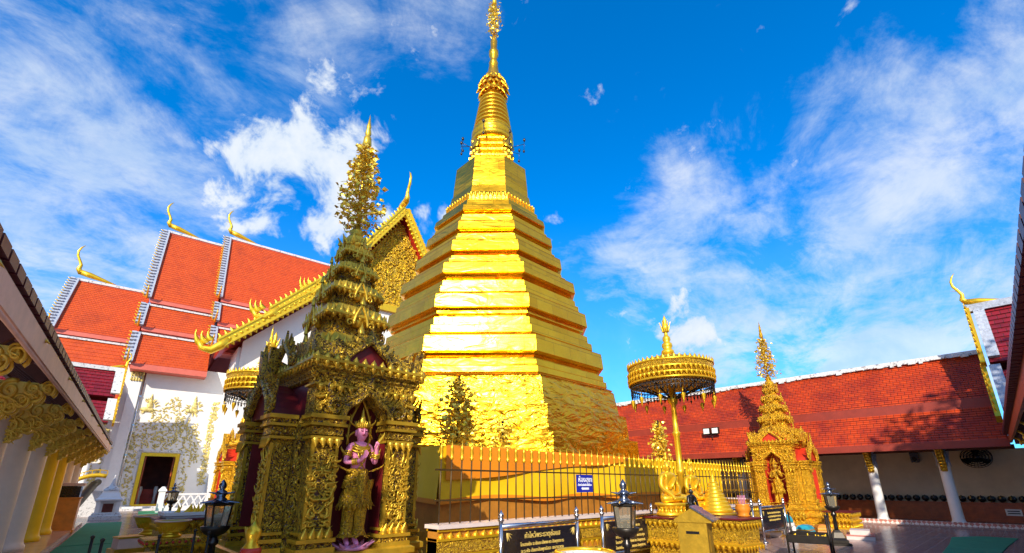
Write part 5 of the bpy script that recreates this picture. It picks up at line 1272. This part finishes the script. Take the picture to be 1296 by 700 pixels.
ln = make_lantern('blue grey lotus topped lantern in front of the black notice boards', (5.96, 4.02, 0), .35)
ln.scale = (.97, .97, .97)
dup(ln, (1.76, 8.3, 0), .2, 'lotus topped lantern close beside the dark red side of the shaded shrine')
dup(ln, (3.2, 22.9, 0), .3, 'small dark lantern in front of the hall doorway, farthest of the lanterns')
dup(ln, (16.15, 3.93, 0), .5, 'dark lantern on a tall post right of the sunlit shrine')

# donation box
db = thing('donation_box', 'tall golden box with a sloping grey lid beside the seated Buddhas', 'donation box', (7.62, 3.82, 0), R(-76))
m = MB(); m.stack(rect(.22, .20), [(.03, 0), (.03, .08), (0, .10), (0, 1.04)]); m.build('body', 'gold_dull', db)
m = MB(); m.extr([(-.27, 1.03), (.30, 1.03), (.30, 1.07), (.02, 1.25), (-.27, 1.07)], (0, 0, 0), (1, 0, 0), (0, 0, 1), .43, 0); m.build('gable', 'gold_dull', db)
m = MB(); m.bar((.0, 0, 1.27), (.34, 0, 1.06), .48, .025, 0, (.5, 0, .86)); m.build('lid', 'steel', db)
m = MB(); m.box(-.1, .1, -.206, -.202, .86, .90); m.build('slot', 'black', db); m = MB(); m.box(.222, .226, -.08, .08, .6, .85); m.build('door', 'gold_dull', db)
# gold rimmed basin at the bottom edge
ba = thing('basin', 'brass rimmed grey basin on a pedestal in front of the nearest notice board', 'basin', (3.94, 3.16, 0))
m = MB(); m.lathe([(.24, 0), (.24, .06), (.12, .12), (.08, .3), (.09, .62), (.16, .68), (.20, .70)], 20); m.build('pedestal', 'gold_dull', ba)
m = MB(); m.lathe([(.12, .69), (.24, .76), (.29, .88), (.29, .95), (.27, .95), (.22, .80), (.10, .74)], 28); m.build('bowl', 'white_old', ba)
m = MB(); m.tube([(.285 * cos(a), .285 * sin(a), .955) for a in [2 * pi * i / 32 for i in range(33)]], .022, 8); m.build('rim', 'gold', ba)
# candle tray
ct = thing('candle_tray', 'black iron candle tray with four corner posts in front of the sunlit shrine', 'candle stand', (13.05, 3.75, 0), R(12))
m = MB(); m.box(-.55, .55, -.40, .40, .34, .38); 
for a, b in (((-.55, -.4), (.55, -.4)), ((.55, -.4), (.55, .4)), ((.55, .4), (-.55, .4)), ((-.55, .4), (-.55, -.4))): m.bar((*a, .43), (*b, .43), .03, .16)
m.build('tray', 'iron', ct)
for i, j in ((-1, -1), (1, -1), (1, 1), (-1, 1)):
    m = MB(); m.tube([(i * .56, j * .41, 0), (i * .56, j * .41, .92)], .022, 8); m.sphere((i * .56, j * .41, .93), .03, 8, 6); m.build('leg', 'iron', ct)
m = MB()
for i in range(14): x, y = rg.uniform(-.5, .5), rg.uniform(-.35, .35); m.lathe([(.012, .38), (.012, .38 + rg.uniform(.05, .16))], 6, (x, y, 0))
m.build('candles', 'cloth', ct)
# white elephant
el = thing('elephant_statue', 'small white elephant figure on the floor before the sunlit shrine', 'statue', (17.7, 5.75, 0), R(-20))
J = {'rump': (.20, 0, .44, .17), 'mid': (0, 0, .46, .20), 'shoul': (-.20, 0, .47, .17), 'neck': (-.33, 0, .54, .12), 'head': (-.42, 0, .58, .125), 't1': (-.54, 0, .50, .065), 't2': (-.60, 0, .34, .045), 't3': (-.62, 0, .18, .035), 't4': (-.68, 0, .10, .025)}
E_ = [('mid', 'rump'), ('mid', 'shoul'), ('shoul', 'neck'), ('neck', 'head'), ('head', 't1'), ('t1', 't2'), ('t2', 't3'), ('t3', 't4')]
for nm, x, y in (('a', .24, .11), ('b', .24, -.11), ('c', -.20, .11), ('d', -.20, -.11)):
    J[nm + '1'] = (x, y, .30, .085); J[nm + '2'] = (x + .01, y, .16, .065); J[nm + '3'] = (x, y, .04, .068); E_ += [('rump' if x > 0 else 'shoul', nm + '1'), (nm + '1', nm + '2'), (nm + '2', nm + '3')]
J['w1'] = (.38, 0, .42, .03); J['w2'] = (.42, 0, .22, .015); E_ += [('rump', 'w1'), ('w1', 'w2')]
m = skin_mb(J, E_, 2)
for s in (-1, 1): m.sphere((-.36, s * .15, .56), (.09, .025, .13), 10, 6)
m.build('body', 'white_clean', el)
m = MB()
for s in (-1, 1): m.tube([(-.50, s * .07, .48), (-.60, s * .09, .42), (-.68, s * .08, .44)], [.02, .016, .005], 6)
m.build('tusks', 'cream', el)
m = MB(); m.loft([[(x, .215 * cos(a), .46 + .215 * sin(a)) for a in [R(-10) + R(200) * i / 12 for i in range(13)]] for x in (-.12, .14)], 0, True, False, False); m.build('saddle_cloth', 'teal', el)
for k, (x, y, c, lab) in enumerate(((18.5, 5.4, 'teal', 'blue green folded cloth bundle right of the white elephant'), (19.1, 5.05, 'wood_orange', 'orange offering bundle between the elephant and the lantern'), (17.1, 6.05, 'marble_base', 'pale stone lump left of the white elephant'))):
    b = thing('offering_bundle', lab, 'bundle', (x, y, 0), k * .5); m = MB(); m.stack(rect(.26, .20), [(-.04, 0), (.02, .08), (.0, .22), (-.06, .30), (-.16, .33)]); m.build('bundle', c, b)
    m = MB(); m.bar((-.30, 0, .17), (.30, 0, .17), .42, .03); m.build('tie', 'gold_dull', b)
# low carved planter and kerb steps right of the sunlit shrine
pl = carved_altar('altar_box', 'low carved gilded bench behind the dark lantern at the sunlit shrine', (22.6, 5.2, 0), 0, .75, .45, .62)
st = thing('stone_step', 'small tiled two step stone block on the floor by the dark lantern', 'step', (18.6, 3.9, 0), R(10))
m = MB(); m.box(-.55, .55, -.35, .35, 0, .13); m.box(-.4, .4, -.25, .25, .13, .26); m.build('block', 'marble_base', st); m = MB(); m.box(-.56, .56, -.36, .36, .10, .132); m.build('edge', 'border', st)

# ------------------------------------------------------------------ left side: bowls, trays, little pagoda
def big_bowl(label, loc, s=1.0):
    b = thing('offering_bowl', label, 'bowl', loc, 0, 'fluted gold offering bowls'); m = MB()
    m.lathe([(.20, 0), (.22, .03), (.17, .06), (.15, .10), (.24, .16), (.30, .24), (.32, .30), (.34, .32), (.34, .345), (.30, .345), (.25, .22), (.1, .14)], 28)
    for i in range(28):
        a = 2 * pi * i / 28; d = Vector((cos(a), sin(a), 0)); m.flame(d * .22 + Vector((0, 0, .13)), (-sin(a), cos(a), 0), (d.x * .5, d.y * .5, .9), .19, .075, .02, .35)
    m.build('bowl', 'gold', b); m = MB(); m.tube([(.34 * cos(a), .34 * sin(a), .34) for a in [2 * pi * i / 32 for i in range(33)]], .018, 6); m.build('rim', 'cream', b); b.scale = (s, s, s); return b
big_bowl('nearer fluted gold bowl with a pale rim on a red beaded stand', (1.42, 9.6, .80), .72)
big_bowl('farther fluted gold bowl, partly behind the nearer one', (1.58, 12.9, .60), 1.1)
for k, (x, y, z, lab) in enumerate(((1.42, 9.6, .80, 'carved gilded stand with red beads under the nearer gold bowl'), (1.58, 12.9, .60, 'carved gilded stand with red beads under the farther gold bowl'))):
    s_ = thing('bowl_stand', lab, 'stand', (x, y, 0), 0, 'carved stands under the gold bowls'); m = MB(); m.stack(square(.36), [(0, 0), (0, .08), (-.08, .1), (-.1, z - .12), (0, z - .10), (0, z - .002)]); m.build('block', 'gold_fine', s_)
    m = MB()
    for i in range(9):
        for sg_ in (-1, 1): m.sphere((-.33 + i * .0825, sg_ * .365, z - .05), (.022, .014, .022), 6, 4); m.sphere((sg_ * .365, -.33 + i * .0825, z - .05), (.014, .022, .022), 6, 4)
    m.build('beading', 'lacquer_bright', s_)
rl = thing('tray_rail', 'low black iron rail with thin posts in front of the gold bowls', 'railing', (1.0, 7.5, 0), R(8)); m = MB()
m.tube([(-.55, 0, .45), (.55, 0, .45)], .018, 8); m.tube([(-.55, .5, .45), (.55, .5, .45)], .018, 8); m.tube([(-.55, 0, .45), (-.55, .5, .45)], .018, 8); m.tube([(.55, 0, .45), (.55, .5, .45)], .018, 8); m.build('rail', 'iron', rl)
for x, y in ((-.55, 0), (0, 0), (.55, 0), (-.55, .5), (.55, .5)):
    m = MB(); m.tube([(x, y, 0), (x, y, .98)], .016, 8); m.sphere((x, y, .99), .024, 8, 5); m.build('post', 'iron', rl)
m = MB(); m.box(-.5, .5, .03, .47, .44, .47); m.build('tray', 'steel', rl)
gl = thing('garland', 'yellow marigold garland lying in the black rail tray', 'garland', (1.15, 7.75, .475)); m = MB()
for i in range(20): a = 2 * pi * i / 20; m.sphere((.13 * cos(a), .13 * sin(a), .03), .03, 6, 5)
m.build('flowers', 'cloth', gl)
bt = thing('bead_post', 'short post banded in red and gold beside the near lantern', 'post', (1.86, 6.75, 0))
m = MB(); m.lathe([(.12, 0), (.12, .05), (.08, .08), (.10, .3), (.07, .4), (.11, .5), (.11, .6), (.07, .66), (.10, .76), (.10, .86), (.06, .92), (.09, 1.0), (.09, 1.06), (.03, 1.12), (.0, 1.18)], 14); m.build('shaft', 'gold', bt)
m = MB()
for z in (.55, .81, .35): m.lathe([(.112, z - .045), (.122, z), (.112, z + .045)], 14)
m.build('bands', 'lacquer_bright', bt)
for k, (x, y, z, sx, c, lab) in enumerate(((.98, 8.6, .50, .2, 'wood_orange', 'orange offering box left of the nearer gold bowl'), (.72, 9.0, .40, .24, 'rose', 'pinkish offering box, leftmost of the small boxes'), (1.02, 11.0, .55, .22, 'cream', 'cream offering box behind the small boxes'))):
    b = thing('offering_box', lab, 'box', (x, y, 0), .1 * k); m = MB(); m.box(-sx, sx, -.2, .2, 0, z); m.build('stand', 'gold_dull', b); m = MB(); m.box(-sx * .8, sx * .8, -.15, .15, z + .001, z + .16); m.build('box', c, b); m = MB(); m.box(-sx * .84, sx * .84, -.16, .16, z + .161, z + .19); m.build('lid', 'gold_dull', b)
ww = thing('small_pagoda', 'little white pagoda shrine at the end of the green runner', 'pagoda', (1.80, 31.2, 0), R(-5)); ww.scale = (.72, .72, .76)
m = MB(); m.stack(square(.78), [(.06, 0), (.06, .22), (-.04, .26), (-.04, .36), (-.1, .40)]); m.build('base', 'white_old', ww)
m = MB()
for i, j in ((-1, -1), (1, -1), (1, 1), (-1, 1)): m.box(i * .52 - .11, i * .52 + .11, j * .52 - .11, j * .52 + .11, .40, 1.12)
m.box(-.45, .45, -.1, .5, .40, 1.1); m.build('pillars', 'white_clean', ww)
m = MB(); m.box(-.28, .28, -.12, -.10, .42, .95); m.build('niche', 'dark_room', ww)
m = MB(); m.stack(square(.66), [(0, 1.12), (.10, 1.16), (.10, 1.24), (-.04, 1.30), (-.10, 1.42), (-.22, 1.60), (-.26, 1.72), (-.22, 1.76)]); m.build('roof', 'white_clean', ww)
m = MB(); m.lathe([(.44, 1.74), (.46, 1.8), (.34, 1.92), (.20, 2.02), (.13, 2.2), (.07, 2.45), (.02, 2.75)], 16); m.build('spire', 'white_old', ww)
nb = thing('stair_balustrade', 'dark naga balustrade with a gold arched rail left of the little white pagoda', 'balustrade', (.55, 33.6, 0), R(-5))
m = MB(); m.tube([(-.2, -2.0, .25), (.0, -1.4, .35), (.25, -.6, .9), (.55, .4, 1.6), (.7, .9, 1.75)], [.2, .24, .22, .2, .16], 10); m.build('naga_body', 'iron', nb)
m = MB(); ar = [(-.9 + 1.9 * t, .6, 1.35 + .75 * sin(t * pi * .62)) for t in [i / 12 for i in range(13)]]
m.tube(ar, .11, 8); m.tube([(x, y, z + .28) for x, y, z in ar], .03, 6)
for i in range(0, 13, 2): m.bar(ar[i], (ar[i][0], ar[i][1], ar[i][2] + .28), .04, .04)
m.build('arched_rail', 'gold', nb)
m = MB(); m.box(-.9, 1.0, .5, .7, .0, 1.3); m.build('wall', 'white_old', nb)
wb = thing('stair_railing', 'low white lattice railing at the foot of the porch wing', 'railing', (6.2, 36.2, 0), R(-5)); m = MB()
m.box(-1.6, 1.6, -.06, .06, 1.0, 1.1); m.box(-1.6, 1.6, -.08, .08, .0, .25)
for i in range(9): x = -1.6 + i * .4; m.bar((x - .2, 0, .25), (x + .2, 0, 1.0), .06, .07); m.bar((x + .2, .001, .25), (x - .2, .001, 1.0), .06, .072)
m.build('lattice', 'white_clean', wb)
for s in (-1, 1): m = MB(); m.stack(square(.16), [(0, 0), (0, 1.2), (.05, 1.22), (.05, 1.3), (-.1, 1.5)], 0, (s * 1.7, 0, 0)); m.build('post', 'white_clean', wb)
ca = thing('offering_cabinet', 'orange wooden cabinet with a dark glass case on top among the cream columns', 'cabinet', (.12, 23.3, .003), R(-5))
m = MB(); m.stack(rect(.42, .34), [(.03, 0), (.03, .1), (0, .12), (0, 1.12), (.03, 1.14), (.03, 1.18)]); m.box(-.02, .02, -.345, -.34, .2, 1.05); m.build('body', 'wood_orange', ca)
m = MB(); m.stack(rect(.38, .30), [(0, 1.182), (0, 1.56)]); m.build('case', 'board', ca); m = MB(); m.stack(rect(.46, .38), [(0, 1.562), (0, 1.64), (-.04, 1.66)]); m.build('top', 'cream', ca)

# ------------------------------------------------------------------ things in the right gallery
abm = MB(); abm.lathe([(.05, 0), (.06, .02), (.05, .03), (.10, .06), (.135, .12), (.13, .19), (.105, .225), (.115, .24), (.10, .25), (.02, .27), (.015, .29), (0, .30)], 14)
abme = abm.mesh('alms_bowl', 'black')
for i in range(44):
    o = bpy.data.objects.new('alms_bowl', abme); COL.objects.link(o); o.location = (29.26, -1.0 + i * .31, .881)
    tag(o, 'black lidded alms bowl in the long row on the wooden dado of the cloister', 'alms bowl', 'alms bowls along the cloister wall')
fn = thing('wall_fan', 'large round black fan tilted on the beige cloister wall', 'fan', (29.05, 1.26, 2.75), 0); fn.rotation_euler = (0, R(-55), 0)
m = MB()
for r in (.50, .40, .30, .20): m.tube([(r * cos(a), r * sin(a), .06) for a in [2 * pi * i / 32 for i in range(33)]], .018, 5); m.tube([(r * cos(a), r * sin(a), -.06) for a in [2 * pi * i / 32 for i in range(33)]], .012, 5)
for i in range(28): a = 2 * pi * i / 28; m.tube([(.1 * cos(a), .1 * sin(a), .08), (.5 * cos(a), .5 * sin(a), .06), (.5 * cos(a), .5 * sin(a), -.06)], .008, 4)
m.build('cage', 'black', fn)
m = MB()
for i in range(3):
    a = 2 * pi * i / 3; u = Vector((cos(a), sin(a), 0)); v = Vector((-sin(a), cos(a), 0)); t = MB()
    m.add([u * .08 - v * .05, u * .46 - v * .20 + Vector((0, 0, .03)), u * .46 + v * .14 - Vector((0, 0, .03)), u * .08 + v * .05], [(0, 1, 2, 3)]); m.add([u * .08 - v * .05 - Vector((0, 0, .01)), u * .46 - v * .20 + Vector((0, 0, .02)), u * .46 + v * .14 - Vector((0, 0, .04)), u * .08 + v * .05 - Vector((0, 0, .01))], [(3, 2, 1, 0)])
m.build('blades', 'black', fn); m = MB(); m.lathe([(.12, -.2), (.13, -.05), (.11, .085), (.0, .09)], 16); m.build('motor', 'black', fn); m = MB(); m.lathe([(.07, .092), (.065, .10), (0, .10)], 14); m.build('hub_badge', 'steel', fn)
m = MB(); m.tube([(0, 0, -.2), (.1, 0, -.42)], .04, 8); m.build('wall_arm', 'black', fn)
sk = thing('loudspeaker', 'small black loudspeaker high on the beige cloister wall', 'speaker', (29.2, 3.35, 2.85), 0); sk.rotation_euler = (0, R(-15), 0)
m = MB(); m.stack(rect(.12, .15), [(0, -.22), (0, .22)]); m.build('cabinet', 'black', sk); m = MB(); m.lathe([(.10, 0), (.07, .02), (0, .01)], 16, (0, 0, 0)).xform(XF((-.122, 0, -.05), ry=-pi / 2)); m.build('cone', 'iron', sk)
no = thing('notice_plate', 'small white notice plate on the wooden dado at the right edge', 'notice', (29.155, .62, .50))
m = MB(); m.box(-.008, 0, -.24, .24, -.13, .13); m.build('plate', 'white_clean', no); m = MB(); m.box(-.012, -.009, -.18, .18, .03, .07); m.box(-.012, -.009, -.18, .18, -.06, -.02); m.build('text_lines', 'ink', no)
fl = thing('floodlight', 'pair of white floodlights fixed on the lower red roof beside the parasol', 'floodlight', (25.9, 11.4, 4.3), 0)
for s in (-1, 1):
    m = MB(); m.box(-.10, .05, s * .24 - .20, s * .24 + .20, .0, .36); m.build('housing', 'iron', fl); m = MB(); m.box(-.112, -.102, s * .24 - .16, s * .24 + .16, .04, .32); m.build('lens', 'white_clean', fl)
m = MB(); m.tube([(.02, 0, -.02), (.02, 0, -.3), (.5, 0, -.3)], .02, 6); m.box(-.02, .06, -.3, .3, -.04, .0); m.build('bracket', 'iron', fl)

# ------------------------------------------------------------------ trees that stand behind the camera and the left gallery and shade the foreground
def make_tree(label, loc, h, cr, seed, n=5200, group='tall shade trees behind the cloisters'):
    t = thing('shade_tree', label, 'tree', loc, 0, group); rg2 = random.Random(seed)
    m = MB(); m.tube([(0, 0, 0), (.1, .05, h * .25), (-.05, .1, h * .5), (.05, 0, h * .8)], [.34, .27, .2, .08], 10)
    tips = []
    for i in range(11):
        a = i * 2.4; z = h * (.38 + .045 * i); L_ = cr * rg2.uniform(.6, 1.0) * (1.1 - .05 * i); p = Vector((0, .05, z)); q = p + Vector((cos(a) * L_, sin(a) * L_, L_ * .45)); m.tube([p, p.lerp(q, .5) + Vector((0, 0, .2)), q], [.11, .07, .025], 7); tips += [q, p.lerp(q, .65), p.lerp(q, .8) + Vector((rg2.uniform(-.8, .8), rg2.uniform(-.8, .8), .6))]
    m.build('trunk', 'bark', t); tips.append(Vector((0, 0, h * .92)))
    m = MB()
    for i in range(n):
        c = rg2.choice(tips); r = cr * .36 * rg2.random() ** .4; d = Vector((rg2.gauss(0, 1), rg2.gauss(0, 1), rg2.gauss(0, .8))).normalized(); q = c + d * r
        u = Vector((rg2.gauss(0, 1), rg2.gauss(0, 1), rg2.gauss(0, .6))).normalized(); v = u.orthogonal().normalized(); k = rg2.uniform(.14, .26)
        m.add([q, q + u * k + v * k * .4, q + u * 2 * k, q + u * k - v * k * .4], [(0, 1, 2, 3)])
    m.build('crown', 'foliage', t)
    return t
make_tree('leafy shade tree rising behind the cloister with yellow columns', (-9.6, 1.2, 0), 15.4, 3.9, 3, 9000)
make_tree('leafy shade tree rising behind the dark red cloister eave', (12.0, -10.5, 0), 16.0, 4.4, 8)

# boundary wall and garden trees beyond the open side of the left gallery
bw = thing('boundary_wall', 'long pale boundary wall beyond the open gallery with yellow columns', 'wall', (0, 0, 0))
m = MB(); m.box(-15.2, -14.9, -6, 60, 0, 2.3); m.build('wall', 'white', bw)
m = MB(); m.box(-15.3, -14.8, -6, 60, 2.301, 2.48); m.build('coping', 'tile_red', bw)
gt = make_tree('bushy garden tree standing in the row behind the pale boundary wall', (-19.5, 6, 0), 6.6, 2.7, 17, 1700, 'garden trees behind the boundary wall')
for i in range(9):
    c = dup(gt, (-19.5 - (i % 3) * 1.3, 11.5 + i * 5.2, 0), i * 1.7, 'bushy garden tree standing in the row behind the pale boundary wall'); k = .85 + .12 * (i % 3); c.scale = (k, k, k)
